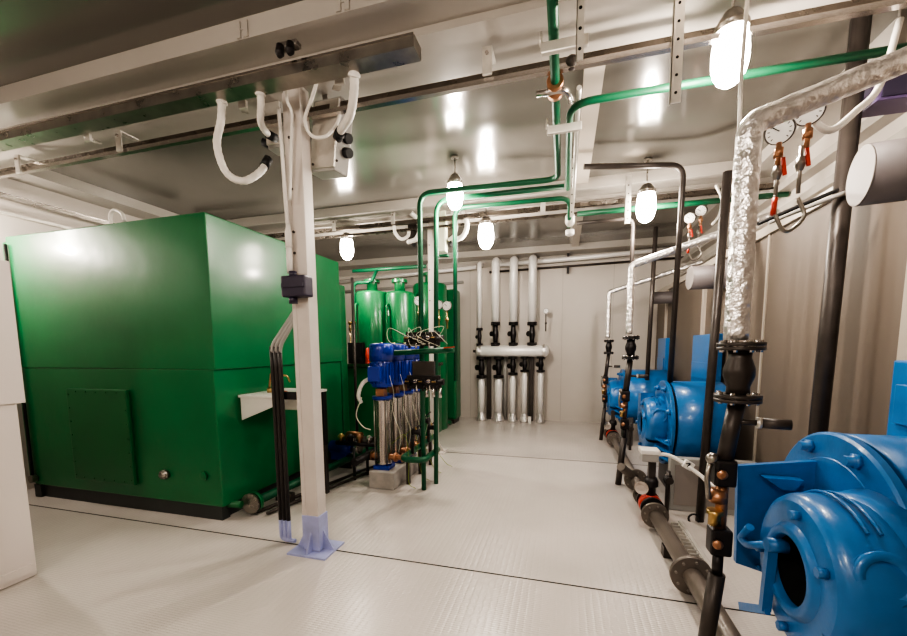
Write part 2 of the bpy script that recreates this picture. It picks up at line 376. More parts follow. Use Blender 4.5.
MB().bar((XL+.02, 5.45, 3.29), (XR-.02, 5.45, 3.29), .05, .03).build('lower_strut', RAILM, t)
trunk('wall_trunking', (XL+.12, -1.2, 3.26), (XL+.12, 5.0, 3.26), .08, .05, GALV, 'long steel trunking along the left wall above the tank')
trunk('wall_rail', (XL+.04, 2.2, 3.1), (XL+.04, 5.0, 3.1), .05, .03, GALV_L, 'slim pale rail on the left wall below the trunking', lips=False)
# rail clamps
def clamp(p, label):
    t = thing('rail_clamp', label, 'bracket', p, 'rail clamps')
    x, y, z = p
    MB().box((x-.03, y-.05, z-.07), (x+.03, y-.035, z+.09), bev=.004).build('strap', GALV_L, t)
    MB().box((x-.03, y-.05, z+.08), (x+.03, y+.10, z+.09)).build('flange', GALV_L, t)
    MB().bolt((x, y-.05, z+.05), (0, -1, 0), .012, .012).build('bolt', STEEL, t)
    return t
for (px, py), lab in zip(((487, 62), (118, 142), (17, 165)), ('pale clamp on the near ceiling rail between column and green pipes', 'pale clamp on the near ceiling rail above the tank', 'pale clamp on the near ceiling rail at the left wall')):
    q = at(px, py, 'y', 2.55); clamp((q.x, 2.6, q.z), lab)
for (px, py), lab in zip(((393, 219), (334, 226), (543, 206)), ('clamp on the far ceiling rail left of the white hoses', 'clamp on the far ceiling rail over the rear tank', 'clamp on the far ceiling rail near the green pipe bends')):
    q = at(px, py, 'y', 5.3); clamp((q.x, 5.34, q.z), lab)
def bracket(px, py, y, lab):
    q = at(px, py, 'y', y); t = thing('tray_bracket', lab, 'bracket', q, 'tray brackets')
    MB().bar(q+V((-.12, .15, .05)), q, .05, .008).build('arm', GALV_L, t)
    MB().cbox(q, (.06, .02, .05)).build('foot', GALV_L, t)
bracket(88, 138, 2.35, 'small pale bracket under the trunking above the tank, left of the hoses')
bracket(243, 105, 2.40, 'small pale bracket under the trunking just left of the near column')
bracket(340, 80, 2.40, 'small pale bracket under the trunking just right of the near column')
# twin spotlight-like clamp on the near beam
q = at(289, 52, 'y', 2.16)
t = thing('beam_fitting', 'dark twin fitting screwed to the near ceiling beam above the column', 'fitting', q)
MB().cbox(q+V((0, 0, .03)), (.14, .05, .03), bev=.005).build('plate', GALV, t)
for s in (-1, 1): MB().lathe(q+V((s*.035, -.03, .02)), (0, -.2, -1), [(0, .022), (.05, .026), (.07, .012)], 12).build('plug', BLACK, t)
for px, py, s in ((241, 75, 0), (340, 46, 0)):
    q = at(px, py, 'y', 2.17)
    t = tag(MB().box((q.x-.02, 2.171, 3.505), (q.x+.01, 2.18, 3.60)).box((q.x+.035, 2.171, 3.505), (q.x+.065, 2.18, 3.60)).box((q.x-.02, 2.174, 3.55), (q.x+.065, 2.18, 3.56)).build('weld_tab', BEAMM), 'pair of small pale tabs on the near beam, %s the dark fitting' % ('left of' if px < 289 else 'right of'), 'bracket')

# ---- junction boxes and white hoses at a column
def hose(name, pts, r, label, m=HOSE, cuffs=True, group=None):
    P = spline(pts); t = thing(name, label, 'hose', P[0], group)
    if r > .016:
        Q = []; R = []
        for i in range(len(P)-1):
            n = max(1, int((P[i+1]-P[i]).length/.012))
            for k in range(n): Q.append(P[i].lerp(P[i+1], k/n))
        Q.append(P[-1]); R = [r*(1.0 if k % 2 else .92) for k in range(len(Q))]
        MB().tube(Q, r, 12, radii=R).build('tube', m, t)
    else: MB().tube(P, r, 10).build('tube', m, t)
    if cuffs:
        d = (P[1]-P[0]).normalized(); MB().lathe(P[0]-d*.005, d, [(0, r*1.35), (.045, r*1.35), (.05, r*1.1)], 14).build('collar', WHITE, t)
        d = (P[-2]-P[-1]).normalized(); MB().cyl(P[-1]-d*.01, P[-1]+d*.07, r*1.25, 12).build('end_sleeve', RUBBER, t)
    return t
def P3(px, py, y): return at(px, py, 'y', y)
# near set
bx = P3(331, 140, 2.75)
t = thing('junction_box', 'grey tilted junction box hanging right of the near column', 'junction box', bx)
Rb = Matrix.Rotation(radians(8), 3, 'Y')@Matrix.Rotation(radians(-12), 3, 'Z')
MB().cbox(bx, (.27, .14, .50), Rb, bev=.012).build('housing', GREYP, t)
MB().cbox(bx+V((0, -.078, .0)), (.24, .02, .46), Rb, bev=.008).build('lid', GALV_L, t)
m = MB()
for sx in (-.10, .10):
    for sz_ in (-.2, .2): m.bolt(bx+V((sx, -.09, sz_)), (0, -1, 0), .009, .008)
m.build('lid_screws', DARK, t)
MB().box((bx.x-.04, 2.72, bx.z), (bx.x, 2.73, 3.455)).build('mounting_strap', GALV, t)
for k, z in enumerate((.0, -.1)): MB().cyl(bx+V((.09, 0, z)), bx+V((.17, -.03, z-.03)), .035, 10).build('gland', RUBBER, t)
b2 = P3(279, 128, 2.75)
t = thing('junction_box', 'grey junction box hanging left of the near column', 'junction box', b2)
MB().cbox(b2, (.16, .12, .34), Matrix.Rotation(radians(-6), 3, 'Y'), bev=.012).build('housing', GREYP, t)
MB().box((b2.x-.03, 2.72, b2.z), (b2.x+.01, 2.73, 3.455)).build('mounting_strap', GALV, t)
for z in (-.02, -.12): MB().cyl(b2+V((-.07, -.01, z)), b2+V((-.13, -.03, z+.02)), .03, 10).build('gland', RUBBER, t)
MB().cbox(b2+V((0, -.065, 0)), (.13, .015, .3), bev=.006).build('lid', GALV_L, t)
hose('flexible_hose', [P3(222, 97, 2.3), P3(221, 120, 2.3), P3(217, 145, 2.35), P3(226, 172, 2.4), P3(243, 181, 2.45), P3(260, 172, 2.55), P3(268, 160, 2.62)], .026, 'long white corrugated hose looping left of the near column')
hose('flexible_hose', [P3(260, 88, 2.3), P3(261, 105, 2.32), P3(261, 123, 2.4), P3(268, 134, 2.55), P3(275, 138, 2.62)], .024, 'short white hose dropping straight just left of the near column')
hose('flexible_hose', [P3(354, 68, 2.3), P3(354, 90, 2.35), P3(350, 115, 2.45), P3(341, 130, 2.6), P3(338, 137, 2.66)], .028, 'thick white hose right of the near column ending in a dark gland')
hose('flexible_hose', [P3(318, 78, 2.32), P3(312, 98, 2.35), P3(305, 120, 2.4), P3(312, 136, 2.45), P3(326, 136, 2.5), P3(336, 125, 2.58), P3(340, 115, 2.62)], .011, 'thin white cable loop hanging across the near junction box', cuffs=False)
hose('flexible_hose', [P3(287, 84, 2.35), P3(287, 100, 2.4), P3(292, 115, 2.45), P3(291, 150, 2.46), P3(290, 200, 2.48)], .010, 'thin white cable running down the left edge of the near column', cuffs=False)
# far set
for px, lab in ((413, 'left of'), (451, 'right of')):
    q = P3(px, 233, 5.6)
    t = thing('junction_box', 'small grey junction box %s the green vertical pipes under the far beam' % lab, 'junction box', q)
    MB().cbox(q, (.13, .10, .22), bev=.01).build('housing', DARK, t)
    MB().cyl(q+V((0, -.05, -.12)), q+V((.05, -.1, -.19)), .035, 10).build('gland', RUBBER, t)
    MB().box((q.x-.03, q.y, q.z), (q.x+.03, q.y+.01, 3.455)).build('mounting_strap', GALV, t)
hose('flexible_hose', [P3(394, 221, 5.35), P3(395, 232, 5.4), P3(401, 239, 5.45), P3(408, 236, 5.5), P3(409, 229, 5.5)], .024, 'narrow white hose loop far back, left of the green vertical pipes', cuffs=False)
hose('flexible_hose', [P3(411, 213, 5.35), P3(417, 219, 5.4), P3(420, 229, 5.4), P3(416, 239, 5.45), P3(408, 242, 5.5)], .034, 'thick white hose loop far back, touching the green vertical pipes on their left', cuffs=False)
hose('flexible_hose', [P3(452, 211, 5.35), P3(456, 222, 5.4), P3(455, 234, 5.4), P3(449, 240, 5.5)], .024, 'narrow white hose loop far back, right of the green vertical pipes', cuffs=False)
hose('flexible_hose', [P3(462, 211, 5.35), P3(467, 224, 5.4), P3(463, 236, 5.4), P3(453, 241, 5.5)], .034, 'thick white hose loop far back, right of the lamp by the green pipes', cuffs=False)
q = P3(441, 232, 5.5)
t = thing('control_box', 'pale cream control box behind the green vertical pipes under the far beam', 'control box', q)
MB().cbox(q, (.16, .12, .56), bev=.01).build('housing', mat('pale_green_box', (.62, .64, .50), .4), t)
MB().cbox(q+V((0, 0, -.33)), (.2, .1, .02)).build('shelf', GPIPE, t)

# ================================================================== GREEN OVERHEAD PIPES
zt = 3.22
pA = [(-.085, YF+.02, zt), (-.085, 4.12, zt), (-1.50, 4.07, zt), (-1.50, 4.07, .0)]
pipe('green_pipe', pA, .027, GPIPE, 'green pipe running along the ceiling then down as the nearest green pole', rad=.14)
pipe('green_pipe', [(-.03, 4.32, zt-.0), (-1.39, 4.30, zt), (-1.43, 4.30, 0)], .027, GPIPE, 'green pipe bending from the ceiling down as the second green pole', rad=.16)
pipe('green_pipe', [(.03, 4.95, 3.0), (.03, 4.62, zt-.01), (-1.26, 4.6, zt), (-1.26, 4.6, 1.2)], .025, GPIPE, 'third green pipe, bending down right of the two green poles', rad=.12)
pipe('green_pipe', [(.005, 4.25, zt-.05), (.005, 2.92, zt), (XR-.02, 2.92, zt)], .024, GPIPE, 'green pipe bending off to the right wall past the brightest lamp', rad=.16)
pipe('green_pipe', [(.12, 5.1, 3.18), (XR-.02, 5.1, 3.18)], .03, GPIPE, 'green pipe crossing behind the small lamp to the right wall')
pipe('dark_pipe', [(.12, 5.16, 3.09), (.75, 5.16, 3.09), (.75, 5.16, 2.2)], .022, DARK, 'thin dark pipe under the far green pipe turning down behind the small lamp')
pipe('white_rail', [(.062, 2.9, 3.3), (.075, 6.9, 3.3)], .017, GALV_L, 'slim bright rod along the ceiling beside the green pipes')
# perforated hangers
def hanger(px, pts_y, y, z0, z1, w, label):
    q = at(px, pts_y, 'y', y); x = q.x
    t = thing('perforated_hanger', label, 'hanger', (x, y, z0), 'perforated hangers')
    MB().box((x-w/2, y-.004, z0), (x+w/2, y+.004, z1)).box((x-w/2, y-.004, z0), (x-w/2+.004, y+.025, z1)).build('strip', GALV_L, t)
    m = MB(); n = int((z1-z0)/.09)
    for k in range(n): m.cyl((x, y-.006, z0+.05+k*.09), (x, y-.003, z0+.05+k*.09), .008, 8)
    m.build('punched_holes', HOLE, t)
hanger(677, 60, 2.55, 2.93, 3.5, .055, 'pale perforated strip hanging in front of the right green pipe near the brightest lamp')
hanger(628, 205, 4.95, 2.98, 3.5, .06, 'pale perforated strip hanging left of the small lamp on the right side')
hanger(580, 35, 2.12, at(583, 60, 'y', 2.12).z, 3.6, .035, 'pale perforated strip hanging between the green ceiling pipes')
hanger(572, 195, 4.6, 3.0, 3.6, .04, 'pale perforated strip by the bends of the three green pipes')
for px, py, y, lab in ((560, 47, at(560, 47, 'z', 3.16).y, 'nearest pale crosspiece carrying the green ceiling pipes'), (566, 129, at(566, 129, 'z', 3.16).y, 'second pale crosspiece carrying the green ceiling pipes')):
    q = at(px, py, 'y', y); 
    tag(MB().cbox((-.03, y, 3.165), (.24, .03, .055), bev=.006).cyl((-.15, y, 3.18), (-.15, y, 3.25), .008).build('pipe_crosspiece', GALV_L), lab, 'bracket')
t = thing('ceiling_valve', 'brown and silver valve cluster on the green ceiling pipes', 'valve', (-.05, 2.72, 3.22))
MB().lathe((-.085, 2.65, 3.22), (0, 1, 0), [(0, .05), (.03, .05), (.04, .035), (.09, .035), (.1, .05), (.13, .05)], 18).build('valve_body', COPPER, t)
MB().tube(fillet([(-.2, 2.72, 3.2), (-.02, 2.72, 3.2), (.01, 2.86, 3.2)], .05), .02).build('branch', STEEL, t)
MB().sphere((.01, 2.6, 3.27), .04).build('float_cap', DARK, t)
q = at(570, 223, 'y', 4.9)
t = thing('strainer', 'pale filter fitting hanging under the end of the third green pipe', 'fitting', q)
MB().lathe(q+V((0, 0, .1)), (0, 0, -1), [(0, .04), (.03, .055), (.10, .055), (.12, .04), (.14, .025)], 18).build('bowl', GALV_L, t)
MB().lathe(q+V((0, 0, -.08)), (0, 0, -1), [(0, .05), (.05, .05), (.07, .02)], 18).build('cap', WHITE, t)
# lateral foil pipes high on the back wall
pipe('foil_pipe', [(-1.45, YB-.16, 3.36), (.6, YB-.18, 3.40), (2.2, YB-.2, 3.46)], .045, FOIL_S, 'shiny horizontal foil pipe high along the back wall', rad=.02)
pipe('dark_pipe', [(-1.6, YB-.06, 3.24), (2.2, YB-.06, 3.30)], .022, DARK, 'thin dark pipe high along the back wall under the foil pipe')
pipe('foil_pipe', [(-5.2, YB-.2, 3.20), (-1.86, YB-.22, 3.33)], .04, FOIL_S, 'shiny horizontal foil pipe high behind the green vessels', rad=.02)
pipe('dark_pipe', [(-5.2, YB-.036, 2.98), (-2.2, YB-.036, 3.06)], .035, GREYP, 'grey horizontal pipe on the back wall behind the green vessels')
pipe('dark_pipe', [(.16, 4.45, 3.44), (1.13, 4.65, 3.42), (1.12, 4.75, 1.2)], .028, DARK, 'dark pipe bending from the ceiling straight down onto the middle blue boiler', rad=.14)
q = at(568, 265, 'y', YB-.1)
tag(MB().cbox((q.x, YB-.12, 3.45), (.05, .14, .16)).cbox((q.x, YB-.1, 3.18), (.05, .1, .14)).build('pipe_clip', BLACK), 'black clip holding the foil pipe on the back wall', 'bracket')

# ================================================================== LAMPS
LK = .62
def lamp(p, label, k=1.0, watts=60, pole=0):
    p = V(p); t = thing('bulkhead_lamp', label, 'lamp', (p.x, p.y, p.z+.2), 'ceiling lamps')
    MB().lathe(p+V((0, 0, .09*k)), (0, 0, 1), [(0, .06*k), (.03, .062*k), (.07, .045*k), (.1, .03*k), (.11, .012)], 20).build('lamp_housing', GALV, t)
    ztop = 3.5 if (2.18 < p.y < 3.02 or 5.2 < p.y < 6.15) else ZC
    MB().tube([p+V((0, 0, .18*k)), (p.x, p.y, ztop)], .008, 8).cyl((p.x, p.y, ztop-.02), (p.x, p.y, ztop), .04).build('suspension', GALV, t)
    MB().slathe(p+V((0, 0, .10*k)), (0, 0, -1), [(0, .05*k), (.02*k, .058*k), (.05*k, .063*k), (.09*k, .066*k), (.13*k, .065*k), (.165*k, .057*k), (.19*k, .043*k), (.205*k, .025*k), (.21*k, .004)], 28).build('glass_bulb', BULB, t)
    L = bpy.data.lights.new('lamp_glow', 'POINT'); L.energy = watts; L.color = (1, .885, .785); L.shadow_soft_size = .05
    lo = bpy.data.objects.new('lamp_glow', L); C.objects.link(lo); lo.location = p+V((0, 0, -.17*k)); 
    return t
def lampat(px, py, z, label, k, w):
    q = at(px, py, 'z', z); return lamp(q, label, k, w*LK)
lampat(730, 57, 3.16, 'brightest lamp, large, above the foil-wrapped vertical pipe on the right', 1.35, 75)
lampat(646, 207, 3.12, 'lit lamp right of centre, above the middle blue boiler', 1.5, 60)
lampat(455, 196, 3.22, 'lit lamp hanging at the green vertical pipes', 1.3, 60)
lampat(486, 236, 3.12, 'lit lamp above the four foil risers on the back wall', 1.6, 60)
lampat(347, 249, 3.12, 'lit lamp above the green vessels behind the tank', 1.5, 60)
lamp((-5.62, 2.25, 2.98), 'lit lamp out in front of the big green tank, beyond the left edge', 1.2, 42)
lamp((-.5, -.5, 3.2), 'lit lamp at the near end of the room', 1.2, 45)
lamp((-2.8, -.6, 3.2), 'lit lamp at the near left end of the room', 1.2, 25)

# ================================================================== PUMP SET
t = thing('pump_plinth', 'grey concrete plinth under the steel pumps', 'plinth', (-1.99, 4.5, 0))
MB().box((-2.13, 3.96, 0), (-1.82, 5.18, .20), bev=.01).build('slab', CONC, t)
def make_pump():
    x, y, z = -2.01, 4.12, .20
    t = thing('vertical_pump', 'first steel pump from the camera, blue motor, white hose at its side', 'pump', (x, y, z), 'vertical steel pumps')
    MB().box((x-.10, y-.09, z), (x+.10, y+.09, z+.045), bev=.008).lathe((x, y, z+.04), (0, 0, 1), [(0, .085), (.05, .085), (.06, .075)], 20).build('foot', BLUE_D, t)
    MB().slathe((x, y, z+.06), (0, 0, 1), [(0, .095), (.02, .095), (.04, .088), (.72, .088), (.74, .095), (.76, .095)], 24).build('barrel', STEEL, t)
    m = MB()
    for a in range(4):
        c = V((x+.105*cos(a*pi/2+.785), y+.105*sin(a*pi/2+.785), z+.06)); m.cyl(c, c+V((0, 0, .78)), .007, 8)
    m.build('tie_rods', GALV, t)
    MB().lathe((x, y, z+.82), (0, 0, 1), [(0, .118), (.035, .118), (.035, .1)], 20).build('head_flange', BLUE_D, t)
    MB().lathe((x, y, z+.85), (0, 0, 1), [(0, .06), (.12, .055)], 16).box((x-.05, y-.07, z+.86), (x+.05, y-.05, z+.94)).build('coupling', COPPER, t)
    mo = MB().slathe((x, y, z+.96), (0, 0, 1), [(0, .11), (.02, .122), (.30, .122), (.32, .11)], 24).build('motor', BLUE_D, t)
    m = MB()
    for a in range(18):
        A = a*2*pi/18; d = V((cos(A), sin(A), 0)); m.bar(V((x, y, z+1.0))+d*.128, V((x, y, z+1.24))+d*.128, .006, .02, up=d)
    m.build('cooling_fins', BLUE_D, mo)
    MB().slathe((x, y, z+1.26), (0, 0, 1), [(0, .137), (.17, .137), (.19, .125), (.2, .07)], 24).build('fan_cover', BLUE_D, t)
    MB().box((x-.10, y-.165, z+1.03), (x+.06, y-.10, z+1.20), bev=.012).build('terminal_box', BLUE_D, t)
    MB().cyl((x, y, z+1.42), (x, y, z+1.47), .018, 10).build('top_plug', BRASS, t)
    MB().lathe((x-.16, y, z+.14), (1, 0, 0), [(0, .055), (.02, .055), (.02, .035), (.3, .035), (.3, .055), (.32, .055)], 16).build('ports', COPPER, t)
    return t
pm = make_pump()
for i, y in enumerate((4.42, 4.72, 5.02)):
    dup(pm, (-1.99+.015*i, y, .20), ('second', 'third', 'last, farthest')[i]+' steel pump from the camera in the row with blue motors')
pipe('suction_pipe', [(-2.22, 3.8, .34), (-2.22, 5.3, .34)], .045, BLACK, 'dark header pipe along the left side of the steel pumps')
t = thing('discharge_header', 'green header loop linking the pumps to the green poles', 'pipe', (-1.7, 4.4, .3))
MB().tube(fillet([(-1.74, 5.2, .36), (-1.74, 4.0, .36), (-1.47, 4.0, .36), (-1.47, 4.5, .36)], .1), .035, 14).build('loop', GPIPE, t)
for y in (4.12, 4.42, 4.72, 5.02): MB().lathe((-1.86, y, .34), (1, 0, 0), [(0, .05), (.02, .05), (.02, .03), (.08, .03), (.08, .05), (.1, .05)], 14).build('flanged_stub', COPPER, t)
for y in (4.2, 4.6, 5.0):
    MB().box((-1.76, y-.02, 0), (-1.72, y+.02, .33)).build('leg', DARK, t)
hose('pump_hose', [(-2.06, 4.08, 1.28), (-2.18, 4.0, 1.22), (-2.24, 3.98, 1.08), (-2.22, 4.0, .98)], .024, 'thick white hose bowed out from the first pump motor', cuffs=False)
wire = mat('white_wire', (.7, .68, .55), .5); gwire = mat('yellow_green_wire', (.25, .35, .05), .5)
random.seed(3)
wl = ['white wire looping down from the %s pump to the floor header', 'yellow-green earth wire beside the %s pump']
for i, y in enumerate((4.12, 4.42, 4.72, 5.02)):
    nm = ('first', 'second', 'third', 'last')[i]
    P = [(-1.86, y-.12, 1.30), (-1.80, y-.15, 1.1), (-1.84, y-.1, .9), (-1.76, y-.08, .62), (-1.80, y-.05, .42)]
    tag(MB().tube(spline(P), .003, 6).build('wire', wire), wl[0] % nm, 'wire')
    P = [(-1.90, y-.02, .5), (-1.72, y-.05, .62), (-1.70, y, .3), (-1.66+.05*i, y-.1, .08), (-1.6+.06*i, y-.05, .006)]
    tag(MB().tube(spline(P), .003, 6).build('wire', gwire), wl[1] % nm, 'wire')
tag(MB().tube(spline([(-2.2, 3.98, 1.05), (-2.26, 3.95, .85), (-2.18, 3.95, .72), (-2.1, 3.98, .68)]), .006, 6).build('wire', wire), 'yellowish wire drooping under the white pump hose', 'wire')
# small fittings between pumps and poles
for i, (dy, z) in enumerate(((4.25, .62), (4.55, .70), (4.82, .56))):
    t = thing('pump_valve', 'small dark valve with purple handle right of the %s pump' % ('first', 'second', 'third')[i], 'valve', (-1.66, dy, z-.06), 'pump outlet valves')
    MB().lathe((-1.70, dy, z), (1, 0, 0), [(0, .045), (.02, .045), (.03, .03), (.08, .03), (.09, .045), (.11, .045)], 14).cyl((-1.70, dy, .36), (-1.70, dy, z), .018, 10).build('valve_body', BLACK, t)
    MB().bar((-1.64, dy, z+.05), (-1.56, dy-.04, z+.12), .02, .01).build('handle', PURPLE, t)
    MB().cyl((-1.655, dy, z), (-1.655, dy, z+.06), .012, 10).build('stem', BRASS, t)

# manifold blocks on the green poles
def manifold(z, label, pipes=True):
    t = thing('valve_manifold', label, 'valve manifold', (-1.45, 4.05, z-.08), 'manifolds on the green poles')
    MB().box((-1.64, 3.96, z-.08), (-1.26, 4.0, z+.07), bev=.01).cyl((-1.66, 3.98, z), (-1.22, 3.98, z), .035, 12).build('block', BLACK, t)
    for k in range(5):
        x = -1.60+k*.075
        v = MB().lathe((x, 3.95, z+.01), (0, -1, 0), [(0, .022), (.03, .022), (.03, .014), (.07, .014)], 10).cyl((x, 3.96, z-.1), (x, 3.96, z-.03), .014, 8).build('valve', STEEL if k % 2 else BLACK, t)
        MB().cbox((x, 3.87, z+.01), (.045, .012, .012)).build('valve_handle', PURPLE if k % 2 else BRASS, v)
    return t
manifold(1.70, 'upper dark valve manifold with tangled wires across the green poles')
manifold(1.24, 'lower dark valve manifold with steel stubs across the green poles')
t = thing('ball_valve', 'green cross pipe with a red-tipped lever between the two pole manifolds', 'valve', (-1.45, 4.0, 1.54))
MB().tube([(-1.80, 4.02, 1.55), (-1.12, 4.02, 1.58)], .03).build('cross_pipe', GPIPE, t)
MB().bar((-1.22, 3.99, 1.60), (-1.10, 3.95, 1.61), .025, .012).build('lever', RED, t)
t = thing('control_unit', 'dark box just above the lower manifold on the green poles', 'control box', (-1.45, 4.0, 1.3))
MB().box((-1.58, 3.97, 1.30), (-1.33, 4.03, 1.46), bev=.01).build('housing', DARK, t)
for k in range(3): MB().cyl((-1.40+k*.075, 3.93, 1.08), (-1.42+k*.075, 3.99, 1.22), .018, 10).build('steel_stub', STEEL, t)
for k in range(12):
    a = V((-1.62+k*.034, 3.9, 1.72)); s = random.uniform
    tag(MB().tube(spline([a, a+V((s(-.2, .1), -.05, s(.05, .1))), a+V((s(-.25, .1), -.08, s(-.1, .05))), a+V((s(-.1, .2), -.04, s(-.12, -.05)))]), .0028, 6).build('wire', wire if k % 2 else RUBBER),
        ('white' if k % 2 else 'black')+' thin wire tangled around the upper manifold on the green poles', 'wire', 'white tangled wires at the upper manifold' if k % 2 else 'black tangled wires at the upper manifold')
# gauges
def gauge(p, r, label, d=(0, -1, 0), stem=.12, fin=BRASS, cat='gauge', group=None):
    p = V(p); d = V(d).normalized(); t = thing('pressure_gauge', label, cat, p-V((0, 0, r+stem)), group)
    MB().lathe(p, d, [(-.025, r*.9), (-.02, r), (.012, r), (.012, r*.88), (.002, r*.87)], 24).build('case', DARK, t)
    fa = MB().lathe(p+d*.006, d, [(0, r*.9), (.008, r*.9)], 24).build('dial', FACE, t)
    s = d.cross(V((0, 0, 1))).normalized(); w_ = s.cross(d)
    tk = MB()
    for k in range(11):
        A = radians(-45+27*k); e = s*cos(A)+w_*sin(A); tk.bar(p+d*.0145+e*r*.62, p+d*.0145+e*r*.78, .0035, .001, up=d)
    o_ = tk.build('scale_marks', HOLE, fa); o_['kind'] = 'stuff'
    MB().bar(p+d*.016, p+d*.016+(s*.45+w_*.4)*r, .004, .002, up=d).build('needle', HOLE, fa)
    MB().cyl(p-V((0, 0, r+stem)), p-V((0, 0, r*.9)), .011, 10).lathe(p-V((0, 0, r+stem*.6)), (0, 0, 1), [(0, .02), (.04, .02)], 8).build('stem', fin, t)
    return t
for (px, py, y, r), lab in zip(((419, 301, 5.0, .065), (438.5, 305, 4.35, .055), (447, 306, 4.35, .055), (392, 313, 6.1, .08)),
        ('round gauge just left of the green poles', 'round gauge right behind the green poles', 'rightmost round gauge by the green poles', 'round gauge on the second green vessel')):
    gauge(P3(px, py, y), r, lab, stem=.2)

# ================================================================== GREEN VESSELS BEHIND
def vessel(x, y, r, ztop, zb, label, neck=.09, m=GREEN):
    t = thing('filter_vessel', label, 'vessel', (x, y, zb), 'green vessels')
    MB().slathe((x, y, zb), (0, 0, 1), [(0, r*.96), (.03, r), (ztop-zb-.06, r), (ztop-zb-.015, r*.92), (ztop-zb, r*.7)], 36).build('shell', m, t)
    MB().lathe((x, y, ztop-.01), (0, 0, 1), [(0, neck), (.16, neck), (.16, neck*1.5), (.20, neck*1.5), (.21, neck*1.5), (.24, neck*.6)], 24).build('neck_flange', m, t)
    MB().tube(fillet([(x-r*.5, y-r*.95, zb+.15), (x-r*.5, y-r*1.15, zb+.15), (x-r*.5, y-r*1.15, ztop-.25), (x-r*.5, y-r*.9, ztop-.22)], .05), .02).build('drain_pipe', m, t)
    return t
Y1 = 6.3
a = P3(373, 300, Y1); rA = (P3(388, 300, Y1)-P3(357, 300, Y1)).x/2
vessel(P3(372.5, 300, Y1).x, Y1, rA, P3(372, 292, Y1).z, 1.35, 'left green cylindrical vessel above the blue pump motors')
vessel(P3(400, 300, Y1).x, Y1, rA*.82, P3(400, 292, Y1).z, 1.35, 'middle green cylindrical vessel above the blue pump motors')
Y2 = 7.4
vessel(P3(430, 300, Y2).x, Y2, .33, P3(440, 278, Y2).z-.1, 0.0, 'green cylindrical vessel behind the green poles, right of the middle one')
c = P3(449.5, 290, 8.1)
t = thing('tall_green_tank', 'tall narrow green tank standing at the back wall, rightmost of the green vessels', 'tank', (c.x, 8.1, 0))
w = (P3(457, 290, 8.1)-P3(441, 290, 8.1)).x
MB().box((c.x-w*.75, 7.95, .08), (c.x+w/2, 8.35, c.z), bev=.05).build('tank_body', GREEN, t)
MB().box((c.x-w*.8, 7.9, 0), (c.x+w*.4, 8.3, .09)).build('plinth', DARK, t)
MB().tube(fillet([(c.x+w*.3, 7.7, .06), (c.x+w*.3, 7.55, .1), (c.x-w*1.2, 7.5, .1)], .05), .05).build('bottom_pipe', GREEN_D, t)
# low process tank with steel rim carrying the two front vessels
xe_ = at(441, 360, 'y', 6.6).x
t = thing('process_tank', 'low dark green tank with a bright steel rim behind the pumps', 'tank', (-2.6, 6.1, 0))
MB().box((-3.55, 5.88, .12), (xe_, 6.62, 1.30), bev=.015).build('tank_body', GREEN_D, t)
MB().box((-3.58, 5.85, 1.30), (xe_+.02, 6.65, 1.35)).build('steel_rim', STEEL, t)
for x in (-3.4, -2.75, xe_-.1):
    for y in (5.95, 6.5): MB().box((x-.04, y-.04, 0), (x+.04, y+.04, .13)).build('foot', DARK, t)
q = P3(358, 347, 5.95)
t = thing('instrument_box', 'black square instrument box standing on the steel rim of the low green tank', 'control box', (q.x, 5.92, 1.36))
MB().box((q.x-.15, 5.88, 1.352), (q.x+.12, 5.98, 1.70), bev=.008).build('housing', BLACK, t)
MB().box((q.x-.12, 5.872, 1.40), (q.x+.09, 5.882, 1.66)).build('window', HOLE, t)
tag(MB().slathe((q.x+.20, 5.9, 1.352), (0, 0, 1), [(0, .04), (.16, .04), (.2, .03), (.26, .025)], 14).build('red_beacon', RED), 'small red beacon beside the black instrument box', 'beacon')
t = thing('green_pipework', 'green pipe frame running above the cylindrical vessels', 'pipe', (-2.8, 6.0, 2.5))
z = P3(372, 277, 6.3).z
MB().tube(fillet([(P3(354, 300, 6.1).x, 6.1, 1.9), (P3(354, 300, 6.1).x, 6.1, z-.12), (P3(372, 300, 6.1).x, 6.1, z-.12), (P3(372, 300, 6.1).x, 6.3, z+.10)], .1), .028).build('bend', GPIPE, t)
MB().tube([(P3(350, 277, 6.2).x, 6.3, z+.12), (P3(424, 270, 6.2).x, 6.3, z+.12)], .03).build('top_run', GPIPE, t)
for i, px in enumerate((350, 354)):
    q = P3(px, 324, 5.9)
    tag(MB().cyl(q-V((0, 0, .12)), q, .022, 10).cyl(q, q+V((0, 0, .04)), .034, 10).cyl(q-V((0, 0, q.z-1.352)), q-V((0, 0, .1)), .01, 8).build('brass_valve', BRASS), '%s small brass valve at the left of the cylindrical vessels' % ('left', 'right')[i], 'valve')
# small blue horizontal pump and dark pipe stand left of the pump set
q = at(341, 447, 'y', 4.6)
t = thing('booster_pump', 'small blue horizontal pump low between near column and steel pumps', 'pump', (q.x, 4.6, .12))
MB().slathe((q.x-.17, 4.6, q.z), (1, 0, 0), [(0, .06), (.02, .085), (.2, .085), (.22, .1), (.30, .1), (.34, .06)], 22).build('motor', BLUE_D, t)
MB().box((q.x-.12, 4.53, .12), (q.x+.12, 4.67, q.z-.05)).build('foot', BLUE_D, t)
MB().tube(fillet([(q.x+.1, 4.6, q.z+.1), (q.x+.1, 4.6, q.z+.2), (q.x+.35, 4.55, q.z+.2)], .05), .03).build('outlet', COPPER, t)
MB().lathe((q.x+.16, 4.6, q.z), (1, 0, 0), [(0, .05), (.1, .05), (.1, .075), (.13, .075)], 16).build('inlet_flange', STEEL, t)
t = thing('pipe_stand', 'black pipe stand with brass valves between the blue pump and steel pumps', 'stand', (-2.40, 4.3, 0))
